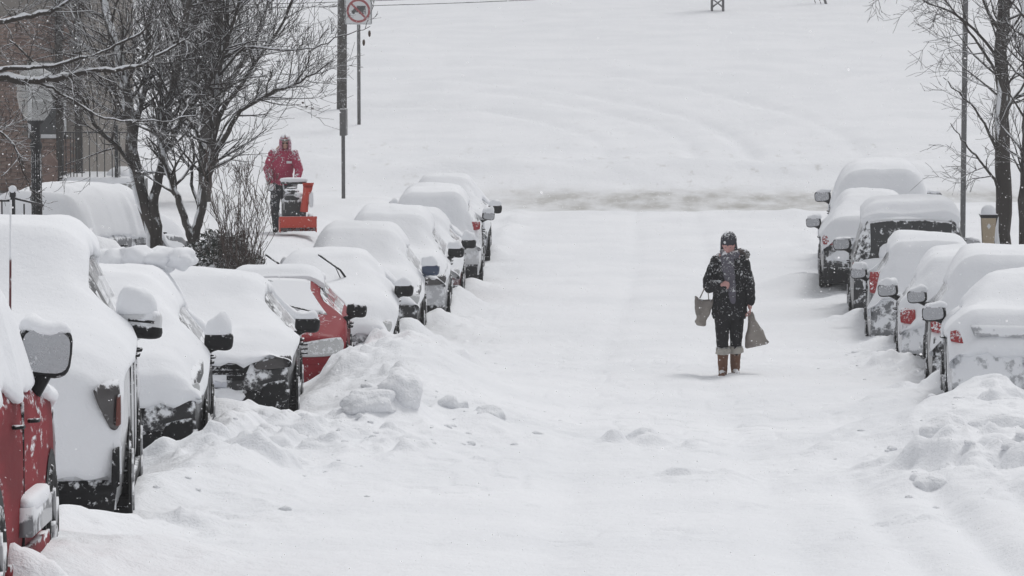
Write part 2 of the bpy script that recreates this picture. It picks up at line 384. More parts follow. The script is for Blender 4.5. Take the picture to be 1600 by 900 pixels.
# ------------------------------------------------------------------ ground sheet
def axis(segs):
    a = []
    for lo, hi, st in segs: a.extend(list(np.arange(lo, hi - 1e-6, st)))
    a.append(segs[-1][1]); return np.array(a)
gx = axis([(-160, -40, 8), (-40, -16, 1.0), (-16, -6, .25), (-6, -4, .1), (-4, 3.9, .032), (3.9, 8, .15), (8, 20, .8), (20, 40, 2), (40, 160, 8)])
gy = [-50.0]
while gy[-1] < 330:
    y = gy[-1]; gy.append(y + (3 if y < 16 else 0.036 if y < 35 else .08 if y < 48 else .16 if y < 70 else .26 if y < 104 else .55 if y < 150 else 1.2 if y < 200 else 5))
gy = np.array(gy)
X, Y = np.meshgrid(gx, gy); Z = ground(X, Y)
nx, ny = len(gx), len(gy)
V = np.stack([X.ravel(), Y.ravel(), Z.ravel()], 1)
I = np.arange(nx * ny).reshape(ny, nx)
Q = np.stack([I[:-1, :-1].ravel(), I[:-1, 1:].ravel(), I[1:, 1:].ravel(), I[1:, :-1].ravel()], 1)
def np_mesh(name, V, Q, mat, k=4):
    me = bpy.data.meshes.new(name)
    me.vertices.add(len(V)); me.vertices.foreach_set('co', V.astype(np.float32).ravel())
    me.loops.add(len(Q) * k); me.loops.foreach_set('vertex_index', Q.astype(np.int32).ravel())
    me.polygons.add(len(Q)); me.polygons.foreach_set('loop_start', np.arange(0, len(Q) * k, k, dtype=np.int32))
    me.update(calc_edges=True); me.materials.append(mat)
    me.polygons.foreach_set('use_smooth', [True] * len(Q))
    o = bpy.data.objects.new(name, me); COL.objects.link(o); return o
g = np_mesh('snowy_ground', V, Q, M['ground']); tag(g, kind='structure')

# ------------------------------------------------------------------ cars
KINDS = {
 'sedan': dict(top=[(0,.44),(.015,.49),(.12,.60),(.24,.665),(.27,.69),(.42,.965),(.52,1.0),(.66,.97),(.82,.765),(.86,.745),(.965,.73),(.99,.66),(1,.52)],
               belt=[(0,.41),(.03,.47),(.12,.56),(.25,.63),(.5,.645),(.8,.69),(.965,.69),(1,.50)], ws=(.275,.415), rw=(.68,.815), side=(.31,.78), mir=.31),
 'suv': dict(top=[(0,.49),(.015,.545),(.10,.615),(.22,.655),(.25,.68),(.375,.955),(.48,1.0),(.8,.99),(.915,.945),(.975,.68),(.985,.62),(1,.46)],
               belt=[(0,.46),(.03,.52),(.12,.58),(.25,.62),(.6,.63),(.95,.645),(1,.44)], ws=(.255,.37), rw=(.918,.972), side=(.29,.90), mir=.29),
 'hatch': dict(top=[(0,.50),(.015,.54),(.09,.605),(.18,.65),(.21,.67),(.38,.955),(.50,1.0),(.78,.975),(.87,.93),(.965,.68),(.98,.61),(1,.46)],
               belt=[(0,.47),(.03,.51),(.10,.57),(.22,.615),(.6,.635),(.94,.65),(1,.44)], ws=(.215,.375), rw=(.875,.96), side=(.27,.86), mir=.27),
 'boxy': dict(top=[(0,.52),(.015,.57),(.10,.61),(.24,.63),(.27,.65),(.335,.955),(.42,1.0),(.85,1.0),(.955,.98),(.985,.66),(.99,.62),(1,.46)],
               belt=[(0,.50),(.03,.54),(.12,.57),(.25,.60),(.6,.61),(.96,.62),(1,.45)], ws=(.272,.33), rw=(.957,.983), side=(.29,.93), mir=.30),
}
def chaikin(P, it=2):
    for _ in range(it):
        Qn = [P[0]]
        for a, b in zip(P[:-1], P[1:]):
            Qn.append((a[0]*.75 + b[0]*.25, a[1]*.75 + b[1]*.25)); Qn.append((a[0]*.25 + b[0]*.75, a[1]*.25 + b[1]*.75))
        Qn.append(P[-1]); P = Qn
    return P
class Car:
    def __init__(s, kind, L, H, W):
        k = KINDS[kind]; s.k = k; s.L, s.H, s.W = L, H, W / 2; s.ins = .12 if kind == 'boxy' and H > 1.86 else .28
        s.t = np.array(k['top']); s.b = np.array(k['belt'])
    def top(s, y): return float(np.interp(y / s.L, s.t[:, 0], s.t[:, 1])) * s.H
    def tops(s, y, sg=.21):
        return sum(s.top(y + o * sg) * wgt for o, wgt in ((-1.5, .1), (-.8, .2), (0, .4), (.8, .2), (1.5, .1)))
    def belt(s, y): return float(np.interp(y / s.L, s.b[:, 0], s.b[:, 1])) * s.H
    def w(s, y):
        u = y / s.L
        return s.W * (1 - .07 * (1 - sstep(0, .13, u)) - .05 * sstep(.9, 1.0, u))
    def dims(s, y):
        t, b, w = s.top(y), s.belt(y), float(s.w(y)); c = min(1, max(0, (t - b) / .35))
        wr = w - (.09 + s.ins * c); ze = b + (t - b) * (.55 + .35 * c)
        return t, b, w, wr, ze
    def defm(s, x, y, z):        # swept corners seen in plan
        u = abs(x) / s.W
        f = max(0, 1 - max(y, 0) / .7); r = max(0, 1 - max(s.L - y, 0) / .5)
        return (x, y + .20 * u ** 3 * f - .11 * u ** 3.5 * r, z)
    def sec(s, y):
        t, b, w, wr, ze = s.dims(y)
        return chaikin([(w - .07, .20), (w - .01, .32), (w, .5 * b + .15), (w - .012, b - .03), (w - .035, b + .01), (wr, ze), (wr * .72, t - .012), (0, t)], 2)
    def ybulge(s, z, end):       # bumper sticks out, bonnet edge set back
        return -.075 * math.exp(-((z - .42) / .17) ** 2) + .10 * max(0, (z - .62))
    def body(s, mat, root):
        m = MB(); ys = list(np.linspace(0, .10, 4)) + list(np.linspace(.16, s.L - .16, 46)) + list(np.linspace(s.L - .1, s.L, 4))
        rows = []
        for y in ys:
            h = s.sec(y); full = [(x, z) for x, z in h] + [(-x, z) for x, z in reversed(h[:-1])]
            rows.append([s.defm(x, y, z) for x, z in full])
        m.grid(rows)
        n = len(rows[0])
        for end, y0 in ((0, 0.0), (1, s.L)):
            h = s.sec(y0); full = [(x, z) for x, z in h] + [(-x, z) for x, z in reversed(h[:-1])]
            cap = []
            for r in range(9):
                q = r / 8; row = []
                for x, z in full:
                    zz = z + (.20 - z) * q; b = s.ybulge(zz, end) * min(1, q * 3)
                    p = s.defm(x * (1 - .0 * q), y0, zz)
                    row.append((p[0], p[1] + (b if end == 0 else -b), p[2]))
                cap.append(row)
            m.grid(cap)
        # underside
        m.box((0, s.L / 2, .24), (s.W - .12, s.L / 2 - .25, .05))
        return m.build('body', mat, root)
    def surfz(s, x, y):
        h = s.sec(y); h = [p for p in h if p[1] > s.belt(y) - .02][::-1]
        return float(np.interp(abs(x), [p[0] for p in h], [p[1] for p in h]))
    def top_patch(s, name, mat, root, y0, y1, inset=.07, n=14, m_=12, eps=.006, x0=None, x1=None):
        m = MB(); rows = []
        for i in range(m_ + 1):
            y = y0 + (y1 - y0) * i / m_; wr = s.dims(y)[3] - inset
            a, b = (-wr, wr) if x0 is None else (x0, x1)
            rows.append([s.defm(a + (b - a) * j / n, y, s.surfz(a + (b - a) * j / n, y) + eps) for j in range(n + 1)])
        m.grid(rows); back = [[(p[0], p[1], p[2] - .02) for p in r] for r in (rows[0], rows[-1])]
        m.grid([rows[0], back[0]]); m.grid([rows[-1], back[1]])
        return m.build(name, mat, root)
    def side_patch(s, name, mat, root, y0, y1, sd, f0=.12, f1=.86, eps=.006, n=12):
        m = MB(); rows = []
        for i in range(n + 1):
            y = y0 + (y1 - y0) * i / n; t, b, w, wr, ze = s.dims(y)
            a = (w - .035, b + .01); c = (wr, ze)
            rows.append([s.defm(sd * (a[0] + (c[0] - a[0]) * q + eps - .006), y, a[1] + (c[1] - a[1]) * q) for q in (f0, .4, .65, f1)])
        m.grid(rows); return m.build(name, mat, root)
    def face(s, name, mat, root, corners, end=0, eps=.012, n=8, m_=5, thick=.05, rnd=0.0):
        """patch on the front (0) or rear (1) face; corners (x,z): bl, br, tr, tl"""
        (a, b, c, d) = corners; m = MB(); rows = []; rim = []
        def P(u, v, e):
            if rnd:
                uu, vv = u * 2 - 1, v * 2 - 1
                u = (uu * math.sqrt(max(0, 1 - rnd * vv * vv / 2)) + 1) / 2; v = (vv * math.sqrt(max(0, 1 - rnd * uu * uu / 2)) + 1) / 2
            x = (a[0]*(1-u)+b[0]*u)*(1-v) + (d[0]*(1-u)+c[0]*u)*v; z = (a[1]*(1-u)+b[1]*u)*(1-v) + (d[1]*(1-u)+c[1]*u)*v
            y0 = 0.0 if end == 0 else s.L
            ztop = s.top(y0); bq = s.ybulge(z, end) * min(1, max(0, (ztop - z)) / (ztop - .2) * 3)
            extra = max(0, z - ztop) * .9           # above the face: lie back on the bonnet
            xx = max(-s.W * .98, min(s.W * .98, x))
            p = s.defm(xx, y0, z)
            return (p[0], p[1] + bq - e + extra, z) if end == 0 else (p[0], p[1] - bq + e - extra * .5, z)
        for j in range(m_ + 1): rows.append([P(i / n, j / m_, eps) for i in range(n + 1)])
        m.grid(rows)
        loop = [(i / n, 0) for i in range(n)] + [(1, j / m_) for j in range(m_)] + [(1 - i / n, 1) for i in range(n)] + [(0, 1 - j / m_) for j in range(m_ + 1)]
        m.grid([[P(u, v, eps) for u, v in loop], [P(u, v, eps - thick) for u, v in loop]])
        return m.build(name, mat, root)
    def snow(s, root, T=.2, y0=-.05, y1=None, front=.6, rear=.6, side=.35, hoodside=.06, seed=0, ws_t=1.0, lump=.02, name='snow_cover', endT=None):
        """blanket of snow: front/rear = lowest height it hangs to at the ends; side = share of the side glass it covers"""
        L = s.L; y1 = L + .05 if y1 is None else y1; m = MB(); rows = []; N = 64
        rs = random.Random(seed)
        full_f, full_r = y0 < .1, y1 > L - .1; tlt = rs.uniform(-.05, .05) if T > .12 else 0
        def sect(y):
            yc = min(max(y, 0), L); t, b, w, wr, ze = s.dims(yc); ts = max(s.tops(yc), t - .01)
            c = min(1, max(0, (t - b) / .35))
            e0 = sstep(0, .22, y - y0); e1 = sstep(0, .22, y1 - y); Te = T * (.30 + .70 * float(e0 * e1))
            slope = abs(s.top(yc + .05) - s.top(yc - .05)) / .1
            Te *= 1 - .35 * (1 - ws_t) * min(1, slope * 2)
            Te *= 1 + .22 * mnoise.noise(Vector((seed * 1.7, y * .8, 5))); nz = 1.3 * mnoise.noise(Vector((seed * 3.1, y * 1.6, 0))); nz2 = 1.6 * mnoise.noise(Vector((seed * 3.1 + 9, y * 6, 0)))
            zl = (b - hoodside + .05 * nz) * (1 - c) + (ze - side * (ze - b) + .05 * nz + .02 * nz2) * c
            # x on the side at height zl
            if zl < b: xl = w + .015
            else: xl = (w - .03) + (wr - w + .03) * min(1, (zl - b) / max(.01, ze - b)) + .02
            return chaikin([(xl - .03, zl - .01), (xl + .012, zl - .012), (xl + .02, zl + .05), (max(wr + .04, xl - .16), max(ze + Te * .45, zl + .04)), (wr * .84, ts + Te * .93), (wr * .45, ts + Te), (0, ts + Te * 1.0)], 2)
        def dis(p, k=1.0):
            v = Vector(p); q = Vector((v.x + seed * 7.3, v.y, v.z))
            d = mnoise.noise(q * 1.3) * lump * 2.0 + mnoise.noise(q * 4) * lump * .7 + mnoise.noise(q * 11) * lump * .28 + tlt * v.x * (1 if v.z > .7 else 0)
            return (v.x + d * .3, v.y + d * .3, v.z + d * k)
        ys = [y0 + (y1 - y0) * (i / N) for i in range(N + 1)]
        for y in ys:
            h = sect(y); full = h + [(-x, z) for x, z in reversed(h[:-1])]
            rows.append([dis(s.defm(x, y, z)) for x, z in full])
        m.grid(rows)
        for end, yy, zl, ful in ((0, y0, front, full_f), (1, y1, rear, full_r)):
            h = sect(yy); full = h + [(-x, z) for x, z in reversed(h[:-1])]; cap = []; sg = -1 if end == 0 else 1
            for r in range(10):
                q = r / 9; row = []
                for x, z in full:
                    if ful:
                        zz0 = zl + .14 * mnoise.noise(Vector((x * 2.1, seed * 5.1 + end, 0))) + .07 * mnoise.noise(Vector((x * 8, seed * 5.1 + end, 3)))
                        zz0 = min(zz0, z - .0)
                        zz = z + (zz0 - z) * min(1, q / .88)
                        bul = .055 * math.sin(min(1, q / .88) * math.pi) - (0 if q < .9 else .10)
                        bb = s.ybulge(zz, end) * min(1, q * 3)
                        p = s.defm(x, yy, zz); row.append(dis((p[0] * (1 if q < .9 else .97), p[1] + sg * bul + (bb if end == 0 else -bb), p[2])))
                    else:
                        p = s.defm(x, yy, z); row.append(dis((p[0], p[1] - sg * .0 , p[2] - T * .75 * q)))
                cap.append(row)
            m.grid(cap)
        return m.build(name, M['snow'], root)
    def mirror(s, root, sd, hous, big=1.0, cap=.09, glassed=True, tilt=0, two=None, mw=1.0, mh=1.0, off=.075, up=0):
        y = s.k['mir'] * s.L; b = s.belt(y); w = float(s.w(y))
        cx = sd * (w + .03 + off * big); cz = b + .09 * big + .02 + up
        m = MB(); Mx = Matrix.Rotation(R(6 * sd), 3, 'Y') @ Matrix.Rotation(R(-10 * sd), 3, 'Z')
        m.sup((cx, y, cz), (.125 * big * mw, .065 * big, .085 * big * mh), .55, Mx, 18, 12)
        m.tube([(sd * (w - .04), y + .03, b - .0), (sd * (w + .05), y + .01, cz - .07 * big), (cx, y, cz - .05 * big)], [.035 * big, .028 * big, .03 * big], 8)
        h = m.build('mirror_housing', hous, root)
        if two is not None:
            m = MB(); m.sup((cx, y - .004, cz - .045 * big), (.128 * big, .07 * big, .045 * big), .6, Mx, 18, 10); m.build('mirror_base', two, h)
            m = MB(); m.box((cx + .01 * sd, y - .066 * big, cz + .012), (.075 * big, .006, .010), Mx); m.build('turn_signal', M['trim'], h)
        m = MB(); rows = []
        for i in range(8):
            q = i / 7; row = []
            for j in range(20):
                u = 2 * math.pi * j / 20; cc, ss = math.cos(u), math.sin(u)
                p = Mx @ Vector((.108 * big * mw * q * math.copysign(abs(cc) ** .55, cc), .064 * big + .002, .068 * big * mh * q * math.copysign(abs(ss) ** .55, ss)))
                row.append(p + Vector((cx, y, cz)))
            rows.append(row)
        m.grid(rows, True); m.build('mirror_glass', M['mirror'], h)
        if cap:
            m = MB(); m.sup((cx - sd * .01, y, cz + .075 * big * mh), (.120 * big * mw, .075 * big, cap), .85, Mx, 18, 12); 
            m.v = [(p[0], p[1], max(p[2], cz + .05 * big * mh + (p[2] - cz) * .05)) for p in m.v]
            k_ = cap * 37 + s.L * 3.1
            m.v = [tuple(Vector(p) + Vector((.035 * (p[2] - cz) / .1 * sd * math.sin(k_ * 5) * -.35, 0, .30 * max(0, p[2] - cz - .06) * (mnoise.noise(Vector((p[0] * 9 + k_ * 3, p[1] * 9, k_))) * 1.6 + math.sin(k_ * 7) * (p[0] - cx) * 4 - .25)))) for p in m.v]
            m.build('snow_cap', M['snow'], h)
        return h
    def wheels(s, root, r=.34, arch=None):
        arch = arch or M['trim']
        for yf in (.175, .815):
            for sd in (-1, 1):
                yc = yf * s.L; w = float(s.w(yc)); m = MB()
                # dark wheel opening lying proud of the wing
                rows = []
                for q in (0, .5, .85, 1.0):
                    rows.append([(sd * (w + .004 - .05 * max(0, q * (1 if math.sin(a) > 0 else 0)) * 0), yc + math.cos(a) * (r + .075) * q, max(.2, r - .02 + math.sin(a) * (r + .075) * q)) for a in np.linspace(-.3, math.pi + .3, 17)])
                m.grid(rows); m.build('wheel_arch', arch, root)
                wm = MB(); x0 = sd * (w + .018); x1 = sd * (w - .2)
                prof = [(.0, 0), (r * .60, 0), (r * .66, .012 * sd), (r * .93, .012 * sd), (r, -.02 * sd), (r, -.19 * sd), (r * .9, -.21 * sd), (0, -.21 * sd)]
                wm.lathe(prof, (x0 - .012 * sd, yc, r - .02), 28, 'x')
                for k in range(28):   # tread blocks
                    a = 2 * math.pi * k / 28; Mx = Matrix.Rotation(a, 3, 'X')
                    wm.box((x0 - .11 * sd, yc + math.cos(a) * r, r - .02 + math.sin(a) * r), (.085, .012, .02), Matrix.Rotation(a - math.pi / 2, 3, 'X'))
                t = wm.build('tyre', M['tyre'], root)
                rm = MB(); rm.lathe([(0, .012), (.05, .014), (.06, .004), (r * .5, .0), (r * .60, .010), (r * .62, .0)], (x0 - .012 * sd + (.006 * sd), yc, r - .02), 24, 'x')
                for k in range(5):
                    a = 2 * math.pi * k / 5
                    rm.box((x0 + .0 * sd, yc + math.cos(a) * r * .33, r - .02 + math.sin(a) * r * .33), (.012, .028, r * .27), Matrix.Rotation(a - math.pi / 2, 3, 'X'))
                rm.build('rim', M['rim'], t)
    def doors(s, root, sd, paintm, handle=M['trim'], xsill=True):
        for yf in (.45, .63):
            y = yf * s.L; b = s.belt(y); w = float(s.w(y))
            m = MB(); m.tube([(sd * (w + .0), y - .09, b - .13), (sd * (w + .04), y - .07, b - .125), (sd * (w + .04), y + .07, b - .12), (sd * (w + .0), y + .09, b - .12)], .013, 6)
            m.build('door_handle', handle, root)
        for yf in ((.52,) if not xsill else (.30, .52, .72)):   # shut lines
            y = yf * s.L; b = s.belt(y); w = float(s.w(y)); m = MB()
            m.box((sd * (w - .008), y, (b + .28) / 2), (.01, .003, (b - .32) / 2)); m.build('door_gap', M['trim'], root)
        y = .5 * s.L; w = float(s.w(y)); m = MB()
        m.box((sd * (w - .002), y, .30), (.02, s.L * .27, .045), None); m.build('sill', M['trim'] if xsill else paintm, root)

def make_car(name, label, kind, facing, xe, y, L, H, W, pnt, group, sink=.12, yaw=0.0, snow=None, detail=None, mir=None, cat='car', sides=None, turn=.85):
    """facing 'in' = nose towards the camera; xe = street-side edge; y = nearest end"""
    left = xe < 0
    xc = xe - W / 2 if left else xe + W / 2
    ya = y + L / 2
    sl = math.atan((gz(xc * .0, ya + 2) - gz(0, ya - 2)) / 4.0)
    zc = CZ - float(depth(ya)) - sink
    rz = (0 if facing == 'in' else math.pi) + yaw
    c = Car(kind, L, H, W)
    root = empty(name, (0, 0, 0), label, cat, group)
    yw = (math.atan(abs(xe) / y) * turn) * (1 if left else -1)
    piv = Matrix.Translation((xe, y, 0)) @ Matrix.Rotation(yw, 4, 'Z') @ Matrix.Translation((-xe, -y, 0))
    Mw = piv @ Matrix.Translation((xc, ya, zc)) @ Matrix.Rotation(sl, 4, 'X') @ Matrix.Rotation(rz, 4, 'Z') @ Matrix.Translation((0, -L / 2, 0))
    root.matrix_world = Mw
    c.body(M[pnt], root)
    sd_street = (1 if left else -1) * (1 if facing == 'in' else -1)
    k = c.k
    for s_ in ((sd_street, -sd_street) if sides is None else sides):
        a, b = k['side'][0] * L, k['side'][1] * L; mid = a + (b - a) * .45
        c.side_patch('side_window', M['glass'], root, a + .12, mid - .04, s_); c.side_patch('side_window', M['glass'], root, mid + .04, b - .04, s_)
    c.top_patch('windscreen', M['glass'], root, k['ws'][0] * L, k['ws'][1] * L)
    c.top_patch('rear_window', M['glass'], root, k['rw'][0] * L, k['rw'][1] * L)
    c.wheels(root, .36 if kind in ('suv', 'boxy') else .32)
    c.doors(root, sd_street, M[pnt], xsill=(pnt != 'red'))
    mr = dict(hous=M['trim'], big=1.0, cap=.08); mr.update(mir or {})
    for s_ in (sd_street, -sd_street): c.mirror(root, s_, **mr)
    # plates and bumpers both ends
    for end in (0, 1):
        c.face('bumper', M['trim'] if (detail or {}).get('dark_bumper', True) else M[pnt], root, [(-c.W * .90, .10), (c.W * .90, .10), (c.W * .94, .40), (-c.W * .92, .40)], end, .02, 16, 3)
        c.face('licence_plate', M['plate'], root, [(-.26, .43), (.26, .43), (.26, .55), (-.26, .55)] if end == 0 else [(-.16, .60), (.16, .60), (.16, .74), (-.16, .74)], end, .03, 3, 2, .03)
    zt0 = c.top(0); d = detail or {}
    lm = M[d.get('lamp', 'lamp')]
    z0, z1 = d.get('lz', (zt0 - .16, zt0 + .02)); lw = d.get('lw', .36)
    for s_ in (-1, 1):
        a, b = c.W * .96, c.W * .96 - lw
        P = [(s_ * (b + d.get('tri', 0)), z0 + .03), (s_ * a, z0 + .05), (s_ * a, z1 + .05), (s_ * b, z1 - .03)]
        if s_ > 0: P = [P[0], P[1], P[2], P[3]]
        h = c.face('headlight', lm, root, P, 0, d.get('leps', .022), 10, 6, .04, .5)
        if d.get('trim_lamp'): c.face('headlight_bezel', M['trim'], h, [(s_*(b-.03), z0 + .0), (s_*(a), z0 + .02), (s_*a, z1 + .08), (s_*(b-.03), z1)], 0, .012, 10, 6, .03, .5)
        if 'fog' in d:
            c.face('fog_light', M['trim'], root, [(s_ * (c.W * .62), .30), (s_ * (c.W * .9), .32), (s_ * (c.W * .9), .50), (s_ * (c.W * .66), .46)], 0, .03, 6, 4, .05, .3)
        tz0, tz1 = d.get('tz', (c.top(L) - .02, c.top(L) + .22)) ; tw = d.get('tw', .2)
        a, b = c.W * .97, c.W * .97 - tw
        c.face('tail_light', M['tail'], root, [(s_ * b, tz0), (s_ * a, tz0 + .02), (s_ * a, tz1), (s_ * b, tz1 - .02)], 1, .022, 6, 6, .05, .3)
    g0, g1 = d.get('grille', (.50, zt0 - .04))
    gr = c.face('grille', M['trim'], root, [(-.42, g0), (.42, g0), (.50, g1), (-.50, g1)], 0, .016, 10, 5, .03)
    for i in range(3):
        zz = g0 + (g1 - g0) * (i + .7) / 3.4; c.face('grille_bar', M[d.get('bar', 'chrome')], gr, [(-.42, zz - .008), (.42, zz - .008), (.42, zz + .008), (-.42, zz + .008)], 0, .028, 8, 1, .015)
    if snow is not False:
        kw = dict(T=.2); kw.update(snow or {}); c.snow(root, **kw)
    return root, c

GL, GR = 'snowbound cars parked along the left kerb', 'snowbound cars parked along the right kerb'
# --- left row, near to far
rA, cA = make_car('parked_car', 'frosted red vehicle nearest on the left with a big framed door mirror', 'boxy', 'out', -3.08, 15.2, 4.9, 1.85, 1.95, 'red', GL, .10, 0, turn=.48,
    snow=dict(T=.12, side=.95, hoodside=.02, seed=1), mir=dict(hous=M['trim'], big=1.22, cap=.055, mw=1.0, mh=1.4, off=-.01, up=.10), cat='car')
# grey side step with a ledge of snow, mast aerial
m = MB(); w_ = float(cA.w(2.4)); m.box((-w_ - .015, 2.15, .50), (.045, .62, .075)); st = m.build('side_step', M['grey'], rA)
m = MB(); m.sup((-w_ - .015, 2.15, .59), (.055, .60, .05), .6, None, 16, 10); m.build('step_snow', M['snow'], rA)
m = MB(); m.tube([(-w_ + .20, 1.0, 1.05), (-w_ + .21, 1.02, 1.5), (-w_ + .20, 1.05, 2.18)], [.008, .007, .006], 6); m.build('aerial', M['maroon'], rA)

rB, cB = make_car('parked_car', 'tall white SUV with snow-plastered nose and two-tone mirror, second on the left', 'suv', 'in', -3.44, 21.8, 4.85, 2.02, 1.98, 'white', GL, .10,
    snow=dict(T=.14, side=.12, hoodside=.12, front=.42, rear=.5, seed=2, lump=.016), mir=dict(hous=M['white'], big=1.2, cap=.18, off=.03, two=M['trim']),
    detail=dict(lamp='lampdark', lz=(.68, 1.02), lw=.19, leps=.115, tri=.13, bar='white', grille=(.55, .82), dark_bumper=True))
for s_ in (-1, 1):
    cB.face('corner_vent', M['trim'], rB, [(s_ * .89, .34), (s_ * .945, .36), (s_ * .945, .62), (s_ * .90, .60)], 0, .125, 3, 6, .07, .2)
    cB.face('amber_lens', M['amber'], rB, [(s_ * .92, .74), (s_ * .955, .75), (s_ * .955, .96), (s_ * .93, .94)], 0, .137, 3, 6, .03, .3)

rC, cC = make_car('parked_car', 'grey car with black lower bumper half buried between the white SUV and the black hatchback', 'hatch', 'in', -3.72, 27.6, 4.55, 1.58, 1.84, 'black', GL, .10,
    snow=dict(T=.17, side=.3, hoodside=.16, front=.56, rear=.5, seed=3, lump=.03), mir=dict(hous=M['trim'], big=.98, cap=.16),
    detail=dict(lamp='lamp', lz=(.62, .74), lw=.22, fog=1, bar='trim'))
rD, cD = make_car('parked_car', 'black hatchback whose dark bumper and grille show under a hanging bonnet of snow', 'hatch', 'in', -3.56, 33.0, 4.45, 1.44, 1.84, 'black', GL, .06,
    snow=dict(T=.11, side=.12, hoodside=.05, front=.66, rear=.5, seed=4, lump=.03), mir=dict(hous=M['trim'], big=1.0, cap=.07),
    detail=dict(lamp='lampdark', lz=(.56, .70), bar='trim', fog=1))
rE, cE = make_car('parked_car', 'small bright red car with bare bonnet and clear oval headlight behind a snow heap', 'hatch', 'in', -3.58, 38.6, 3.95, 1.40, 1.72, 'red2', GL, .08,
    snow=dict(T=.09, y0=1.50, side=.08, seed=5, rear=.5, lump=.01), mir=dict(hous=M['trim'], big=.95, cap=0),
    detail=dict(lamp='lamp', lz=(.45, .67), lw=.54, bar='trim', dark_bumper=False))
cE.top_patch('windscreen_frost', M['frostglass'], rE, cE.k['ws'][0] * cE.L + .03, cE.k['ws'][1] * cE.L, .11, eps=.014)
for x0, x1 in ((-.62, -.05), (.0, .5)):
    m = MB(); yb = cE.k['ws'][0] * cE.L; m.tube([(x0 + .5, yb - .02, cE.surfz(x0 + .5, yb) + .02), (x0, yb + .16, cE.surfz(x0, yb + .16) + .03)], .009, 6); m.build('wiper', M['trim'], rE)
rF, cF = make_car('parked_car', 'fully snow-covered sedan with its wipers raised, right behind the red car', 'sedan', 'in', -3.40, 43.2, 4.9, 1.42, 1.80, 'grey', GL, .05,
    snow=dict(T=.15, side=.6, hoodside=.2, front=.5, seed=6), mir=dict(big=1.0, cap=.08), detail=dict(lamp='lamp'))
for i, x0 in enumerate((-.80, -.12)):
    yb = cF.k['ws'][0] * cF.L + .05; zb = cF.surfz(0, yb) + .06; yb -= .12
    m = MB(); m.tube([(x0 + .42, yb + .1, zb + .02), (x0 + .30, yb + .0, zb + .20), (x0 + .02, yb - .10, zb + .40)], [.015, .014, .012], 6)
    m.tube([(x0 + .34, yb + .08, zb + .0), (x0 + .24, yb - .04, zb + .24)], .006, 6)
    m.build('raised_wiper', M['trim'], rF)
rG, cG = make_car('parked_car', 'dark-bumpered SUV heaped with snow, second behind the red car', 'suv', 'in', -3.42, 48.4, 5.1, 1.62, 1.86, 'black', GL, .05,
    snow=dict(T=.15, side=.25, hoodside=.2, front=.72, seed=7), mir=dict(hous=M['blue'], big=1.05, cap=.12), detail=dict(lamp='lamp'))
rH, cH = make_car('parked_car', 'pale SUV with a rounded snow roof, third behind the red car', 'suv', 'in', -3.38, 53.7, 5.0, 1.70, 1.86, 'pale', GL, .05,
    snow=dict(T=.17, side=.2, hoodside=.12, front=.85, seed=8), mir=dict(big=1.05, cap=.10), detail=dict(lamp='lampdark'))
rI, cI = make_car('parked_car', 'dark red sedan deep in snow, fourth behind the red car', 'sedan', 'in', -3.48, 58.9, 4.9, 1.45, 1.82, 'maroon', GL, .02,
    snow=dict(T=.17, side=.3, hoodside=.12, front=.62, seed=9), mir=dict(big=1.05, cap=.12))
rJ, cJ = make_car('parked_car', 'snow-covered SUV facing away with a small red tail light, last but one on the left', 'suv', 'out', -3.42, 64.2, 4.6, 1.66, 1.84, 'white', GL, .02,
    snow=dict(T=.17, side=.2, hoodside=.12, rear=.95, seed=10), mir=dict(big=1.0, cap=.12), detail=dict(tz=(1.02, 1.2), tw=.34))
rK, cK = make_car('parked_car', 'farthest car of the left row, white with a dark door mirror near the cross street', 'sedan', 'in', -3.58, 70.0, 4.5, 1.45, 1.84, 'silver', GL, .02,
    snow=dict(T=.26, side=.5, hoodside=.12, front=.6, seed=11), mir=dict(big=1.15, cap=.12))
# --- right row, near to far
r1, c1 = make_car('parked_car', 'silver sedan nearest on the right, its boot heaped with snow above a bare bumper', 'sedan', 'out', 2.80, 34.2, 4.75, 1.44, 1.84, 'silver', GR, .06,
    snow=dict(T=.14, side=.5, hoodside=.10, rear=.74, seed=12, lump=.03), mir=dict(big=1.05, cap=.05), detail=dict(tz=(.84, .98), tw=.17, dark_bumper=True))
c1.face('boot_edge', M['silver'], r1, [(-.62, .90), (.66, .93), (.70, 1.03), (-.6, 1.03)], 1, .15, 12, 3, .14)
r2, c2 = make_car('parked_car', 'dark hatchback plastered with frost, second from the front on the right', 'suv', 'out', 3.05, 40.0, 4.6, 1.74, 1.86, 'black', GR, .24,
    snow=dict(T=.15, side=.35, hoodside=.12, rear=.95, seed=13), mir=dict(big=1.0, cap=.07), detail=dict(tz=(.88, 1.15), tw=.2))
r3, c3 = make_car('parked_car', 'silver car with icicled flank, third from the front on the right', 'hatch', 'out', 3.06, 45.3, 4.3, 1.66, 1.80, 'silver', GR, .28,
    snow=dict(T=.15, side=.3, hoodside=.10, rear=.82, seed=14), mir=dict(big=1.15, cap=.10), detail=dict(tz=(.78, 1.0), tw=.2))
r4, c4 = make_car('parked_car', 'dark grey SUV with upright red tail light, fourth on the right before the boxy one', 'suv', 'out', 2.96, 50.5, 4.5, 1.68, 1.84, 'grey', GR, .28,
    snow=dict(T=.16, side=.05, hoodside=.10, rear=.95, seed=15), mir=dict(big=1.05, cap=.10), detail=dict(tz=(.98, 1.32), tw=.26))
r5, c5 = make_car('parked_car', 'boxy dark four by four with a thick flat slab of snow above its rear window', 'boxy', 'out', 3.0, 55.9, 4.3, 1.90, 1.94, 'black', GR, .18,
    snow=dict(T=.24, y0=1.0, y1=4.04, side=.02, hoodside=.1, rear=.9, seed=16), mir=dict(big=1.25, cap=.03), detail=dict(tz=(.95, 1.12), tw=.26))
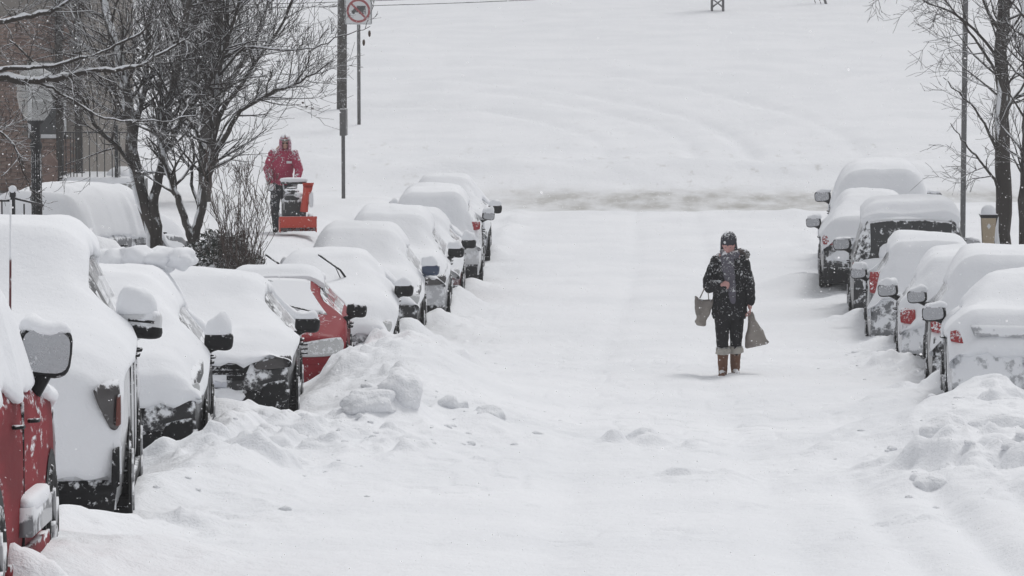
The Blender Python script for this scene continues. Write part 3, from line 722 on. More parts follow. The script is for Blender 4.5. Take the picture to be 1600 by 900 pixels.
m = MB(); m.sup((-.08, 4.28, 1.26), (.60, .10, .22), .6, None, 20, 10); m.build('rear_window_snow', M['snow'], r5)
m = MB(); m.sup((0, 4.30, 1.08), (.84, .12, .13), .6, None, 20, 10); m.build('rear_ledge_snow', M['snow'], r5)
r6, c6 = make_car('parked_car', 'dark sedan with outlined red tail light showing at the far end of the right row', 'sedan', 'out', 2.78, 61.8, 4.5, 1.45, 1.84, 'black', GR, -.12,
    snow=dict(T=.26, side=.6, hoodside=.10, rear=.94, seed=17), mir=dict(big=1.15, cap=.08), detail=dict(tz=(.78, .97), tw=.42))
c6.face('bumper_snow', M['snow'], r6, [(-.75, .52), (.75, .50), (.7, .70), (-.7, .72)], 1, .06, 12, 5, .08, .4)
r7, c7 = make_car('parked_car', 'farthest vehicle of the right row, a tall one under a rounded mound of snow', 'suv', 'out', 3.22, 67.6, 5.0, 1.82, 2.0, 'pale', GR, -.04,
    snow=dict(T=.32, side=.9, hoodside=.3, rear=.5, seed=18), mir=dict(big=1.35, cap=.06))
# --- car in the yard on the left, nose in
rL, cL = make_car('snowed_in_car', 'rounded snow-buried car in the yard behind the street lamp, one red light showing', 'suv', 'out', -8.25, 54.0, 4.6, 1.56, 1.85, 'grey', None, -.34, R(-24),
    snow=dict(T=.30, side=.95, hoodside=.35, rear=.42, seed=19, lump=.04), mir=dict(big=.45, cap=.16, off=-.3), detail=dict(tz=(.72, .86), tw=.28))

# ------------------------------------------------------------------ snow chunks from the plough
def rock(mb, c, h, seed, sub=2):
    bm = bmesh.new(); bmesh.ops.create_icosphere(bm, subdivisions=sub, radius=1)
    Mx = Matrix.Rotation(seed * 1.7, 3, 'Z') @ Matrix.Rotation(seed * .9, 3, 'X')
    b = len(mb.v)
    for v in bm.verts:
        p = v.co.copy(); d = 1 + .42 * mnoise.noise(p * 1.3 + Vector((seed * 3.3, 0, 0))) + .04 * mnoise.noise(p * 8 + Vector((0, 0, seed))) + .12 * mnoise.noise(p * 3.1 + Vector((0, seed * 2.1, 0)))
        p = Mx @ (p * d); q = (p.x * h[0], p.y * h[1], p.z * h[2]); mb.v.append((q[0] + c[0], q[1] + c[1], q[2] + c[2]))
    for f in bm.faces: mb.f.append(tuple(b + v.index for v in f.verts))
    bm.free()
BIG = [(-2.42, 31.4, (.21, .24, .20), 'pyramid-shaped lump topping the ploughed heap left of the lane'),
       (-2.68, 31.15, (.24, .2, .13), 'low slab leaning on the left foot of the peaked lump'),
       (-1.98, 32.3, (.14, .16, .12), 'small block with a shaded face right of the peaked lump'),
       (-1.66, 32.2, (.17, .2, .13), 'rounded block at the right end of the ploughed heap'),
       (2.16, 26.6, (.24, .24, .16), 'block at the left end of the broken ridge at lower right'),
       (2.60, 26.9, (.3, .25, .13), 'wide slab in the middle of the broken ridge at lower right'),
       (2.93, 26.5, (.16, .18, .13), 'block with a dark grey hollow at the right edge of the broken ridge'),
       (1.93, 24.9, (.16, .18, .09), 'low round lump below the broken ridge at lower right'),
       (2.42, 29.0, (.17, .2, .17), 'tall rounded lump standing above the broken ridge at lower right')]
m = MB(); rock(m, (-.05, -.10, .34), (.30, .12, .13), 3.3, 3); rock(m, (.22, -.09, .31), (.2, .1, .10), 7.1, 3); m.build('bumper_snow', M['snow'], rD)
m = MB()   # lumps shovelled on the roof of the third car
for a, b, q in ((.05, 3.2, .13), (.28, 3.1, .14), (.50, 3.0, .13), (.66, 2.9, .11), (.40, 3.4, .12)): rock(m, (a, b, cC.top(b) + .20), (q * 1.3, q * 1.6, q * .9), a * 9 + 2, 3)
m.build('roof_snow_lumps', M['snow'], rC)
for i, (x, y, h, lb) in enumerate(BIG):
    m = MB(); z = gz(x, y) - h[2] * .22; rock(m, (0, 0, 0), h, i + 1.3, 4); o = m.build('snow_chunk', M['chunk'])
    o.location = (x, y, z); tag(o, lb, 'snow chunk', 'ploughed snow chunks')
m = MB(); rs = random.Random(4)
for i in range(260):
    t = rs.random()
    if t < .35: x, y = rs.gauss(-2.3, .55), rs.gauss(31.0, 1.6)
    elif t < .6: x, y = rs.gauss(2.5, .55), rs.gauss(27.5, 1.8)
    elif t < .86: x, y = -2.9 + rs.gauss(0, .4), rs.uniform(22, 48)
    else: x, y = 2.8 + rs.gauss(0, .4), rs.uniform(22, 48)
    r = min(.010 + rs.expovariate(70), .06)
    rock(m, (x, y, gz(x, y) - r * .15), (r * 1.3, r * 1.3, r * .8), rs.random() * 50, 2)
tag(m.build('snow_crumbs', M['chunk'], fix=False), kind='stuff')

# ------------------------------------------------------------------ trees
class Tree:
    def __init__(s, seed, fat=1.2, dn=1.35): s.fat = fat; s.dn = dn; s.rs = random.Random(seed); s.th = MB(); s.tw = MB(); s.sn = MB(); s.n = 0
    def limb(s, pts, r0, r1, trunk=False, snow=.6, sides=9):
        P = []
        for i in range(len(pts) - 1):                    # smooth
            a, b = pts[i], pts[i+1]; p0 = pts[max(i-1, 0)]; p3 = pts[min(i+2, len(pts)-1)]
            for k in range(4):
                t = k / 4; P.append(.5 * ((2*a) + (b-p0)*t + (2*p0-5*a+4*b-p3)*t*t + (3*a-p0-3*b+p3)*t**3))
        P.append(pts[-1]); n = len(P)
        P = [p + Vector((s.rs.gauss(0, 1), s.rs.gauss(0, 1), s.rs.gauss(0, 1))) * .012 for p in P]
        rad = [(r0 + (r1 - r0) * (i / (n - 1)) ** .8) * s.fat for i in range(n)]
        (s.th if trunk else s.tw).tube(P, rad, sides)
        s.snow(P, rad, snow)
        return P, rad
    def snow(s, P, rad, prob):
        i = 0
        while i < len(P) - 1:
            run = s.rs.randint(2, 5)
            if s.rs.random() < prob:
                seg = P[i:i + run + 1]; rr = rad[i:i + run + 1]
                if len(seg) > 1:
                    d = seg[-1] - seg[0]; flat = math.hypot(d.x, d.y) / max(d.length, 1e-6)
                    if flat > .45 and rr[0] > .004:
                        q = [p + Vector((0, 0, r * .85)) for p, r in zip(seg, rr)]; k = [max(.0045, r * .8) * (.25 if (j in (0, len(seg) - 1)) else 1) for j, r in enumerate(rr)]
                        s.sn.tube(q, k, 5)
                    elif rr[0] > .03:                    # snow caught on one flank
                        q = [p + Vector((-.6 * r, -.62 * r, 0)) for p, r in zip(seg, rr)]; s.sn.tube(q, [r * .38 * (.2 if (j in (0, len(seg) - 1)) else 1) for j, r in enumerate(rr)], 5)
            i += run
    def grow(s, p, d, L, r, lev, up=.12, snow=.35):
        rs = s.rs; n = 4 if lev > 0 else 3; P = [p.copy()]; dd = d.normalized(); rad = [r]
        for i in range(n):
            dd = (dd + Vector((rs.gauss(0, .16), rs.gauss(0, .16), rs.gauss(0, .16) + up * .5))).normalized()
            P.append(P[-1] + dd * (L / n)); rad.append(max(.0034, r * (1 - .72 * (i + 1) / n)))
        s.tw.tube(P, rad, 5 if r > .012 else 3, cap=False); s.n += 1
        if r > .005: s.snow(P, rad, snow)
        if lev <= 0: return
        k = rs.randint(3, 5) if lev > 1 else rs.randint(2, 5)
        for _ in range(k):
            t = rs.uniform(.2, 1.0) * n; i = min(int(t), n - 1); q = P[i].lerp(P[i+1], t - i); dr = (P[i+1] - P[i]).normalized()
            side = dr.orthogonal().normalized(); side.rotate(Matrix.Rotation(rs.uniform(0, 6.28), 3, dr))
            nd = (dr * rs.uniform(.7, 1.0) + side * rs.uniform(.45, .85) + Vector((0, 0, up))).normalized()
            s.grow(q, nd, L * rs.uniform(.45, .75), max(.0042, rad[i] * rs.uniform(.45, .65)), lev - 1, up, snow)
    def dress(s, P, rad, density, L, lev=2, start=.2, up=.07, rt=None):
        rs = s.rs; tot = sum((b - a).length for a, b in zip(P[:-1], P[1:])); k = int(tot * density * s.dn)
        for _ in range(k):
            t = rs.uniform(start, 1) * (len(P) - 1); i = min(int(t), len(P) - 2); q = P[i].lerp(P[i+1], t - i); dr = (P[i+1] - P[i]).normalized()
            side = dr.orthogonal().normalized(); side.rotate(Matrix.Rotation(rs.uniform(0, 6.28), 3, dr))
            nd = (dr * rs.uniform(.5, .9) + side * rs.uniform(.6, 1.0) + Vector((0, 0, up))).normalized()
            s.grow(q, nd, L * rs.uniform(.6, 1.2) * (1 - .3 * t / len(P)), rt or max(.006, min(rad[i] * .5, .022)), lev, up)
    def done(s, name, label, base, cat='tree', mat='twig'):
        root = empty(name, base, label, cat); off = Vector(base)
        for mb, nm, mt in ((s.th, 'trunk', 'bark'), (s.tw, 'crown', mat), (s.sn, 'branch_snow', 'snow')):
            if mb.v:
                mb.v = [(p[0] - off.x, p[1] - off.y, p[2] - off.z) for p in mb.v]
                oo = mb.build(nm, M[mt], root, fix=False)
                if nm == 'branch_snow': oo['kind'] = 'stuff'
        return root
def px(l, d): return [wp(a[0], a[1], d + (a[2] if len(a) > 2 else 0)) for a in l]
def basept(px_, d):
    x = (px_ - 1040) * d / F; return (x, d, gz(x, d) - .1)
# street tree with several stems behind the second and third car
t = Tree(11, 1.15, 1.35); d = 51.5
b0 = Vector(basept(240, d))
for l, r0, r1, tr, den, LL in (
    ([(238, 300), (207, 270), (200, 200), (190, 120), (168, 40, .5), (150, -60, 1), (140, -160, 1)], .115, .04, 1, 6, 1.3),
    ([(236, 330), (244, 280), (250, 235), (258, 180), (275, 100, -.5), (292, 20, -1), (305, -90, -1)], .085, .03, 1, 6, 1.3),
    ([(206, 270), (180, 230, -.3), (150, 205, -.6), (120, 150, -1), (60, 110, -1.4), (10, 60, -1.5)], .035, .012, 0, 7, 1.1),
    ([(201, 215), (222, 150, .3), (230, 70, .6), (240, -60, 1)], .05, .02, 0, 7, 1.2),
    ([(250, 240), (290, 175, -.4), (335, 110, -.8), (365, 30, -1), (385, -50, -1)], .045, .015, 0, 7, 1.1),
    ([(192, 130), (150, 90, .4), (110, 50, .7), (80, -20, 1)], .035, .012, 0, 7, 1.1),
    ([(262, 160), (300, 110, .4), (330, 60, .8), (350, -30, 1)], .03, .012, 0, 7, 1.0)):
    pts = px(l, d)
    if tr: pts = [b0, wp(233, 370, d) if r0 > .1 else wp(240, 372, d)] + (pts[1:] if r0 > .1 else pts)
    P, rd = t.limb(pts, r0, r1, bool(tr), .55); t.dress(P, rd, den, LL, 2, .42 if tr else .2)
t.done('bare_tree', 'bare tree with two leaning trunks behind the grey car, left of the evergreen shrub', b0)
t = Tree(12, 1.1, 1.3); d = 51
b0 = Vector(basept(298, d))
for l, r0, r1, tr, den, LL in (
    ([(288, 360), (276, 320), (262, 280), (250, 245), (245, 200, .3), (250, 130, .6), (240, 50, 1)], .07, .02, 1, 5, .9),
    ([(303, 360), (312, 320), (325, 260), (332, 200), (340, 120), (352, 30), (360, -80)], .085, .03, 1, 7, 1.2),
    ([(320, 285), (345, 220, -.2), (375, 172, -.4), (430, 142, -.6), (478, 122, -.7), (524, 92, -.8)], .048, .008, 0, 6, .9),
    ([(328, 250), (304, 205, .2), (302, 130, .4), (318, 40, .6), (325, -60, .8)], .045, .015, 0, 7, 1.0),
    ([(334, 190), (375, 130, .3), (410, 80, .5), (450, 20, .7), (470, -50, .8)], .035, .012, 0, 7, 1.0),
    ([(340, 120), (380, 75, -.5), (440, 78, -.8), (490, 74, -1), (532, 56, -1.2), (578, 43, -1.4)], .02, .005, 0, 2.2, .45),
    ([(308, 330), (296, 290, .2), (300, 240, .3), (290, 190, .4)], .03, .01, 0, 5, .7)):
    pts = px(l, d)
    if tr: pts = [b0, wp(296, 395, d)] + pts
    P, rd = t.limb(pts, r0, r1, bool(tr), .5); t.dress(P, rd, den, LL, 2, .42 if tr else .2)
tr_ = t.done('bare_tree', 'bare tree rising out of the evergreen shrub with a long limb arching right', b0)
m = MB()
for a, b in ((577, 52), (568, 66), (478, 166), (472, 160), (487, 169)):
    p = wp(a, b, 54.3) - b0; m.sup(p, (.022, .022, .055 if a > 500 else .02), 1, None, 8, 6)
m.build('dry_pod', M['deadleaf'], tr_)
# hazier tree behind
t = Tree(13); d = 74; b0 = Vector(basept(316, d))
P, rd = t.limb([b0] + px([(318, 240), (322, 160), (335, 80), (340, 0), (345, -120)], d), .13, .09, True, .3); t.dress(P, rd, 5, 2.0, 2, .35)
for l in ([(347, 140), (400, 60), (430, -40)], [(348, 150), (290, 70), (250, -30)], [(347, 90), (310, 20), (290, -60)]):
    P, rd = t.limb(px(l, d), .05, .015, False, .3); t.dress(P, rd, 5, 1.3, 2, .2)
t.done('bare_tree', 'thicker hazy tree standing farther back between the yard trees and the utility pole', b0)
# tree whose trunk stands left of the view; snow-laden limbs reach in
t = Tree(14, 1.0, 1.5); d = 38.5; b0 = Vector(basept(-330, d))
P, rd = t.limb([b0] + px([(-320, 300), (-300, 150), (-280, 0), (-290, -200)], d), .17, .10, True, .3)
for l, r0, r1, den, LL in (
    ([(-305, 190), (-150, 150), (-30, 122), (30, 127), (85, 124), (130, 112), (190, 108), (240, 92), (290, 60)], .068, .010, 3.5, .55),
    ([(-30, 118), (20, 106), (60, 104), (140, 88), (190, 66), (235, 38), (258, 0)], .028, .008, 3.5, .5),
    ([(-300, 130), (-120, 50), (0, 32), (55, 24), (85, 12), (112, -4), (150, -40)], .045, .012, 3.5, .6),
    ([(55, 130), (100, 150), (135, 172), (185, 190), (250, 190), (300, 180), (325, 160)], .016, .005, 3, .4),
    ([(-280, 20), (-100, 0), (40, -30), (160, -60)], .05, .02, 4, .8),
    ([(-300, 150), (-120, 180), (-20, 200), (20, 240), (40, 300)], .03, .005, 3, .45)):
    P, rd = t.limb(px(l, d), r0, r1, False, .9, 8); t.dress(P, rd, den, LL, 2, .30, .03, .007)
t.done('bare_tree', 'tree at the far left edge whose snow-laden limbs cross in front of the street lamp', b0)
# right side
t = Tree(15, 1.05, .62); d = 60; b0 = Vector(basept(1568, d))
P, rd = t.limb([b0] + px([(1567, 330), (1564, 240), (1563, 160), (1560, 80), (1562, 0), (1560, -120)], d), .15, .09, True, .2, 12); t.dress(P, rd, 6, 1.4, 2, .4, .05)
for l, den in (([(1564, 300), (1545, 270), (1522, 240), (1500, 215), (1482, 190)], 4), ([(1563, 250), (1535, 190), (1505, 150), (1470, 120)], 5), ([(1562, 130), (1520, 60), (1480, 10), (1440, -30)], 8),
               ([(1563, 100), (1500, 30), (1430, -5), (1380, -30)], 6), ([(1561, 60), (1590, 20), (1600, -40)], 8), ([(1562, 180), (1600, 120), (1640, 60)], 7), ([(1561, 60), (1530, 0), (1500, -60)], 8)):
    P, rd = t.limb(px([(a, b, -.3 * i) for i, (a, b) in enumerate(l)], d), .03, .006, False, .3, 6); t.dress(P, rd, den, .85, 2, .15, .0)
t.done('bare_tree', 'dark straight-trunked tree beside the tan bin on the right', b0)
t = Tree(16, 1.1, .8); d = 58; b0 = Vector(basept(1599, d))
P, rd = t.limb([b0] + px([(1597, 340), (1598, 240), (1601, 150), (1596, 60), (1600, -100)], d), .07, .05, True, .2, 10); t.dress(P, rd, 8, 1.0, 2, .3, .1)
t.done('bare_tree', 'thinner trunk at the right edge, right of the dark straight tree', b0)
# leafless bush
t = Tree(17, 1, 1.4); d = 49.3; b0 = Vector(basept(366, d)); rs = t.rs
for i in range(26):
    a = rs.uniform(-1, 1.2); h = rs.uniform(1.3, 2.6)
    p0 = b0 + Vector((rs.gauss(0, .10), rs.gauss(0, .1), 0)); p1 = p0 + Vector((a * .18, rs.gauss(0, .15), h * .5)); p2 = p1 + Vector((a * .35, rs.gauss(0, .2), h * .5))
    P, rd = t.limb([p0, p1, p2], .011, .004, False, .1, 4); t.dress(P, rd, 4, .35, 1, .3, .3, .004)
t.done('bare_bush', 'leafless many-stemmed bush right of the evergreen shrub', b0, 'bush', 'reed')
# evergreen shrub
b0 = Vector(basept(336, 50.0)) + Vector((0, 0, .06)); rt_ = empty('evergreen_shrub', b0, 'dark evergreen shrub dusted with snow at the foot of the bare trees', 'shrub')
rs = random.Random(5); m = MB(); ms = MB(); st = MB()
for i in range(8500):
    u = Vector((rs.gauss(0, 1), rs.gauss(0, 1), rs.gauss(0, 1))).normalized(); rr = rs.uniform(.45, 1) ** .6
    k = 1 + .28 * mnoise.noise(u * 2.2)
    c = Vector((u.x * .62 * rr * k, u.y * .45 * rr * k, .60 + u.z * .56 * rr * k))
    a = Vector((rs.gauss(0, 1), rs.gauss(0, 1), rs.gauss(0, 1))).normalized() * rs.uniform(.02, .04); b = a.orthogonal().normalized() * rs.uniform(.010, .018)
    m.poly([c - a, c + b, c + a, c - b])
for i in range(26):
    u = Vector((rs.gauss(0, .6), rs.gauss(-.3, .5), abs(rs.gauss(.2, .5)))).normalized(); c = Vector((u.x * .47, u.y * .43, .5 + u.z * .46)); q = rs.uniform(.02, .055)
    ms.sup(c, (q * 1.3, q, q * .7), .9, None, 8, 6)
for i in range(9):
    st.tube([(0, 0, 0), (rs.gauss(0, .2), rs.gauss(0, .2), .45), (rs.gauss(0, .3), rs.gauss(0, .3), .85)], [.02, .012, .005], 5)
m.build('foliage', M['leaf'], rt_, False, False); ms.build('snow_tufts', M['snow'], rt_); st.build('stem', M['bark'], rt_)

# ------------------------------------------------------------------ poles, signs, wires
def pole(name, label, cat, px_, d, topz, r0, r1, mat, lean=0, n=14):
    b = Vector(basept(px_, d)); rt = empty(name, b, label, cat); m = MB(); h = topz - b.z
    m.tube([(0, 0, 0), (lean * .5, 0, h * .5), (lean, 0, h)], [r0, (r0 + r1) / 2, r1], n); m.build('post', M[mat], rt); return rt, b, h
rt, b, h = pole('utility_pole', 'weathered wooden utility pole behind the no-trucks sign', 'utility pole', 533, 118, CZ + 7, .175, .13, 'wood', .12)
m = MB(); m.lathe([(.18, -.02), (.18, .02)], (0.02, 0, wp(0, 122, 118).z - b.z), 16); m.lathe([(.17, .02), (.18, .02), (.18, -.02), (.17, -.02)], (0.01, 0, wp(0, 122, 118).z - b.z), 16); m.build('metal_band', M['chrome'], rt)
m = MB(); m.box((0, 0, h - .8), (1.1, .06, .06)); m.build('crossarm', M['wood'], rt)
# no-trucks sign
d = 113; b = Vector(basept(560, d)); rt = empty('no_trucks_sign', b, 'square white no-trucks sign on a thin steel post', 'road sign')
topz = wp(560, -14, d).z - b.z; m = MB()
m.box((0, .02, topz / 2 + .05), (.055, .018, topz / 2 + .05)); m.build('post', M['steel'], rt)
cz = (wp(0, -4, d).z + wp(0, 39, d).z) / 2 - b.z + .02; S = .45
m = MB(); m.sup((0, -.02, cz), (S, .012, S), .12, None, 40, 24); pl = m.build('sign_plate', M['signwhite'], rt, False)
def ring(m, cx, cy, cz, r0, r1, n=48):
    m.grid([[(cx + r * math.cos(2*math.pi*j/n), y, cz + r * math.sin(2*math.pi*j/n)) for j in range(n)] for r, y in ((r0, cy), (r0, cy - .006), (r1, cy - .006), (r1, cy))], True)
m = MB(); ring(m, 0, -.033, cz, S * .70, S * .86)
Mx = Matrix.Rotation(R(45), 3, 'Y'); m.box((0, -.047, cz), (S * .72, .003, S * .07), Mx); m.build('prohibition_ring', M['signred'], pl, False)
m = MB()     # truck silhouette facing left
def flat(pts): m.poly([(x * S, -.0385, cz + z * S) for x, z in pts]); m.poly([(x * S, -.0345, cz + z * S) for x, z in reversed(pts)])
flat([(-.12, -.12), (.52, -.12), (.52, .36), (-.12, .36)]); flat([(-.50, -.12), (-.12, -.12), (-.12, .18), (-.32, .18), (-.40, .04), (-.50, .02)])
for wx in (-.36, .12, .36): flat([(wx + .10 * math.cos(a), -.14 + .10 * math.sin(a)) for a in np.linspace(0, 2 * math.pi, 14, endpoint=False)])
m.build('truck_symbol', M['signblack'], pl, False)
m = MB(); e = S * .93
for a, c_ in (((-e, -e), (e, -e)), ((e, -e), (e, e)), ((e, e), (-e, e)), ((-e, e), (-e, -e))):
    m.tube([(a[0], -.032, cz + a[1]), (c_[0], -.032, cz + c_[1])], .010, 4)
m.build('border_line', M['signblack'], pl, False)
# edge-on sign post in the left yard
d = 83; b = Vector(basept(535, d)); rt = empty('sign_post', b, 'lone steel post with its sign seen edge-on behind the shovelled pavement', 'sign post')
hz = wp(535, 169, d).z - b.z; m = MB(); m.box((0, 0, hz / 2), (.042, .02, hz / 2)); m.box((.03, .012, hz / 2), (.012, .035, hz / 2)); m.build('post', M['steel'], rt, False)
m = MB(); m.box((.012, -.0, hz - .33), (.075, .23, .32)); m.build('sign_plate', M['steel'], rt, False)
d = 70; b = Vector(basept(1503.5, d)); rt = empty('sign_post', b, 'grey steel post behind the boxy four by four on the right', 'sign post')
hz = wp(0, -60, d).z - b.z; m = MB(); m.box((0, 0, hz / 2), (.052, .022, hz / 2)); m.box((0, .03, hz / 2), (.018, .03, hz / 2)); m.build('post', M['steel'], rt, False)
m = MB(); m.box((0, -.03, hz - .2), (.15, .006, .22)); m.build('sign_plate', M['signwhite'], rt, False)
# lattice tower foot and guyed mast on the far slope
b = wp(1120, 22, 160); b.z = gz(b.x, 160) - .1; rt = empty('lattice_tower', b, 'grey lattice tower foot high on the far snow slope', 'tower')
m = MB(); hw = .26
for sx in (-1, 1):
    for sy in (-1, 1): m.tube([(sx * hw, sy * hw, 0), (sx * hw * .9, sy * hw * .9, 6)], .06, 5)
m.build('leg', M['frame'], rt)
m = MB()
for k in range(14):
    z = .25 + k * .42
    for sy in (-1, 1):
        for s_ in (1, -1): m.tube([(-s_ * hw, sy * hw, z), (s_ * hw, sy * hw, z + .42)], .034, 4)
    for sx in (-1, 1): m.tube([(sx * hw, -hw, z), (sx * hw, hw, z + .42)], .03, 4)
m.build('brace', M['frame'], rt)
b = wp(1289, 12, 165); b.z = gz(b.x, 165) - .1; rt = empty('leaning_post', b, 'dark slanting post with stay wires beside it on the far slope', 'post')
m = MB(); m.tube([(0, 0, 0), (-1.6, 0, 5)], .07, 6); m.build('strut', M['frame'], rt)
for dx in (-.27, -.52):
    m = MB(); m.tube([(dx, 0, .1), (dx - 1.6, 0, 5)], .018, 4); m.build('stay_wire', M['wire'], rt)
for (a, b_, s_, lb) in (((380, 12), (900, -4), 1, 'lower overhead wire crossing behind the no-trucks sign'), ((330, 8), (900, -14), -1, 'upper overhead wire above the other near the utility pole')):
    p0, p1 = wp(a[0] - 700, a[1] + 14, 118.5), wp(b_[0] + 900, b_[1] - 30, 118.5)
    m = MB(); P = []
    q0, q1 = wp(*a, 118.5), wp(*b_, 118.5); D = (q1 - q0)
    for i in range(31): t_ = -1.2 + 3.4 * i / 30; p = q0 + D * t_; p.z += .25 * (t_ - .5) ** 2 - .06; P.append(p)
    m.tube(P, .014, 5); tag(m.build('overhead_wire', M['wire']), lb, 'wire', 'overhead wires')

# ------------------------------------------------------------------ street lamp
d = 41.5; b = Vector(basept(50, d)); rt = empty('street_lamp', b, 'black street lamp with a snow-capped opal globe in front of the brick house', 'street lamp')
zg = wp(50, 189, d).z - b.z; m = MB()
m.lathe([(.13, 0), (.13, .3), (.085, .4), (.068, .6), (.062, zg - .35), (.075, zg - .33), (.075, zg - .28), (.058, zg - .25), (.060, zg - .05), (.10, zg - .03), (.11, zg)], (0, 0, 0), 18); 
for k in range(12):
    a = 2 * math.pi * k / 12; m.tube([(math.cos(a) * .062, math.sin(a) * .062, .6), (math.cos(a) * .056, math.sin(a) * .056, zg - .4)], .008, 4)
m.build('post', M['iron'], rt)
m = MB(); m.lathe([(.10, 0), (.15, .06), (.20, .16), (.225, .30), (.22, .42), (.19, .50)], (0, 0, zg), 24); m.build('globe', M['opal'], rt)
m = MB(); m.lathe([(.20, .49), (.235, .50), (.235, .53), (.12, .62), (.05, .68), (.0, .72)], (0, 0, zg), 24); cp = m.build('cap', M['opal'], rt)
m = MB(); m.lathe([(.22, .52), (.265, .56), (.26, .68), (.21, .82), (.12, .94), (.05, .99), (0, 1.0)], (0, 0, zg), 24); m.build('snow_cap', M['snow'], rt)
m = MB(); m.tube([(0, 0, 0), (0, 0, .3)], .035, 8); m.build('lamp_stem', M['iron'], rt)
bpy.data.objects[-1 if False else 0]
rt.children[-1].location = (0, -.0, zg)
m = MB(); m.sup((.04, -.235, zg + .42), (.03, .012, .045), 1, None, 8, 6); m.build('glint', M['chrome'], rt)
# ------------------------------------------------------------------ tan bin right
d = 57.5; x0 = (1543 - 1040) * d / F; b = Vector((x0, d, wp(0, 352, d).z - .55)); rt = empty('litter_bin', b, 'tan tapered bin with a heap of snow on its lid beside the dark tree', 'bin')
m = MB(); m.lathe([(.06, 0), (.085, .3), (.12, .55 + .0), (.165, .86)], (0, 0, 0), 4); 
m = MB()
def frus(m, z0, r0, z1, r1):
    m.grid([[(sx * r, sy * r, z) for sx, sy in ((-1, -1), (1, -1), (1, 1), (-1, 1))] for z, r in ((z0, r0 * .02), (z0, r0), (z1, r1), (z1, r1 * .02))], True)
frus(m, 0, .10, .84, .15); m.build('bin_body', M['tan'], rt, False)
m = MB(); rt.scale = (.78, .78, .84); frus(m, .842, .16, .91, .19); m.build('lid', M['iron'], rt, False)
m = MB(); m.sup((0, 0, .95), (.16, .16, .14), .9, None, 16, 12); m.build('snow_cap', M['snow'], rt)
m = MB(); m.poly([(0, -.1445, .62), (.045, -.1475, .68), (0, -.1495, .74), (-.045, -.1475, .68)]); m.build('diamond_mark', M['signwhite'], rt, False)

# ------------------------------------------------------------------ brick house, steps and railing on the left
d = 72.0
def hx(p): return (p - 1040) * d / F
zb = wp(0, 300, d).z
house = empty('brick_house', (hx(60), d, zb), 'brown brick house at the upper left behind the street lamp', 'house')
H0 = Vector((hx(60), d, zb))
xl, xr = hx(-420) - H0.x, hx(112) - H0.x; hh = 5.2
m = MB(); m.box(((xl + xr) / 2, 4.06, hh / 2 - .5), ((xr - xl) / 2, 4.0, hh / 2 + .5)); wall = m.build('wall', M['mortar'], house, False)
m = MB(); m.box(((xl + xr) / 2, 4.0, hh + .12), ((xr - xl) / 2 + .3, 4.4, .12)); m.build('roof', M['stone'], house, False)
m = MB(); m.sup(((xl + xr) / 2, 4.0, hh + .40), ((xr - xl) / 2 + .25, 4.3, .22), .3, None, 20, 8); m.build('roof_snow', M['snow'], house)
m = MB(); m.box((hx(68) - H0.x, .034, 1.9), (.32, .012, .75)); wn = m.build('window', M['glass'], house, False)
m = MB()
for a, b_, c_, d_ in ((0, .75, .38, .04), (0, -.75, .38, .04), (.36, 0, .04, .79), (-.36, 0, .04, .79), (0, 0, .32, .02)): m.box((hx(68) - H0.x + a, .018, 1.9 + b_), (c_, .02, d_))
m.build('frame', M['signwhite'], wn, False)
bw, bh, gp = .215, .067, .011
pb = MB(); pb.box((0, 0, 0), (bw / 2, .03, bh / 2)); pme = {}
for k in ('brick', 'brick2'):
    o = pb.build('brick', M[k], None, False); pme[k] = o.data; bpy.data.objects.remove(o)
rs = random.Random(3); stf = MB(); cnt = 0; rows = int(3.7 / (bh + gp))
cand = []
for r_ in range(rows):
    z = r_ * (bh + gp) + .04; n = int((xr - xl) / (bw + gp))
    for c_ in range(n):
        x = xr - bw / 2 - c_ * (bw + gp) - (0 if r_ % 2 else .11)
        wx_ = x - (hx(68) - H0.x)
        if abs(wx_) < .40 + bw / 2 and abs(z - 1.9) < .84: continue
        if x < xl + .1: continue
        cand.append((x, z))
vis = [c for c in cand if c[0] > hx(0) - H0.x - .1]
vis.sort(key=lambda c: (c[1] > 3.3, c[0] * 0 + rs.random()))
sel = set(vis[:300])
for c_ in cand:
    yj = .05 + rs.uniform(-.006, .004)
    if c_ in sel:
        o = bpy.data.objects.new('brick', pme['brick' if rs.random() < .7 else 'brick2']); COL.objects.link(o); o.parent = house; o.location = (c_[0], yj, c_[1])
    else: stf.box((c_[0], yj, c_[1]), (bw / 2, .03, bh / 2))
o = stf.build('brickwork', M['brick'], house, False, False); o['kind'] = 'stuff'
# steps and terrace with railing
T0 = Vector((hx(140), 70.0, wp(0, 302, 70).z)); ter = empty('porch_terrace', T0, 'grey stone terrace with snow on it beside the brick house', 'terrace')
def tx(p): return (p - 1040) * 70.0 / F - T0.x
m = MB(); m.box(((tx(80) + tx(203)) / 2, 1.0, .02), ((tx(203) - tx(80)) / 2, 1.0, .16)); m.build('slab', M['stone'], ter, False)
m = MB(); m.box(((tx(86) + tx(197)) / 2, 1.05, -.5), ((tx(197) - tx(86)) / 2, .95, .36)); m.build('base_wall', M['stone'], ter, False)
m = MB(); m.sup(((tx(80) + tx(203)) / 2, 1.0, .20), ((tx(203) - tx(80)) / 2 + .02, 1.0, .13), .35, None, 28, 10)
m.sup((tx(178), .6, .28), (.32, .4, .22), .9, None, 20, 12); m.build('snow_cover', M['snow'], ter)
m = MB()   # brick cheek wall
m.grid([[(tx(62), y, -.5), (tx(82), y, -.5), (tx(82), y, .62), (tx(70), y, .86), (tx(62), y, .86)] for y in (-.05, .2)], True)
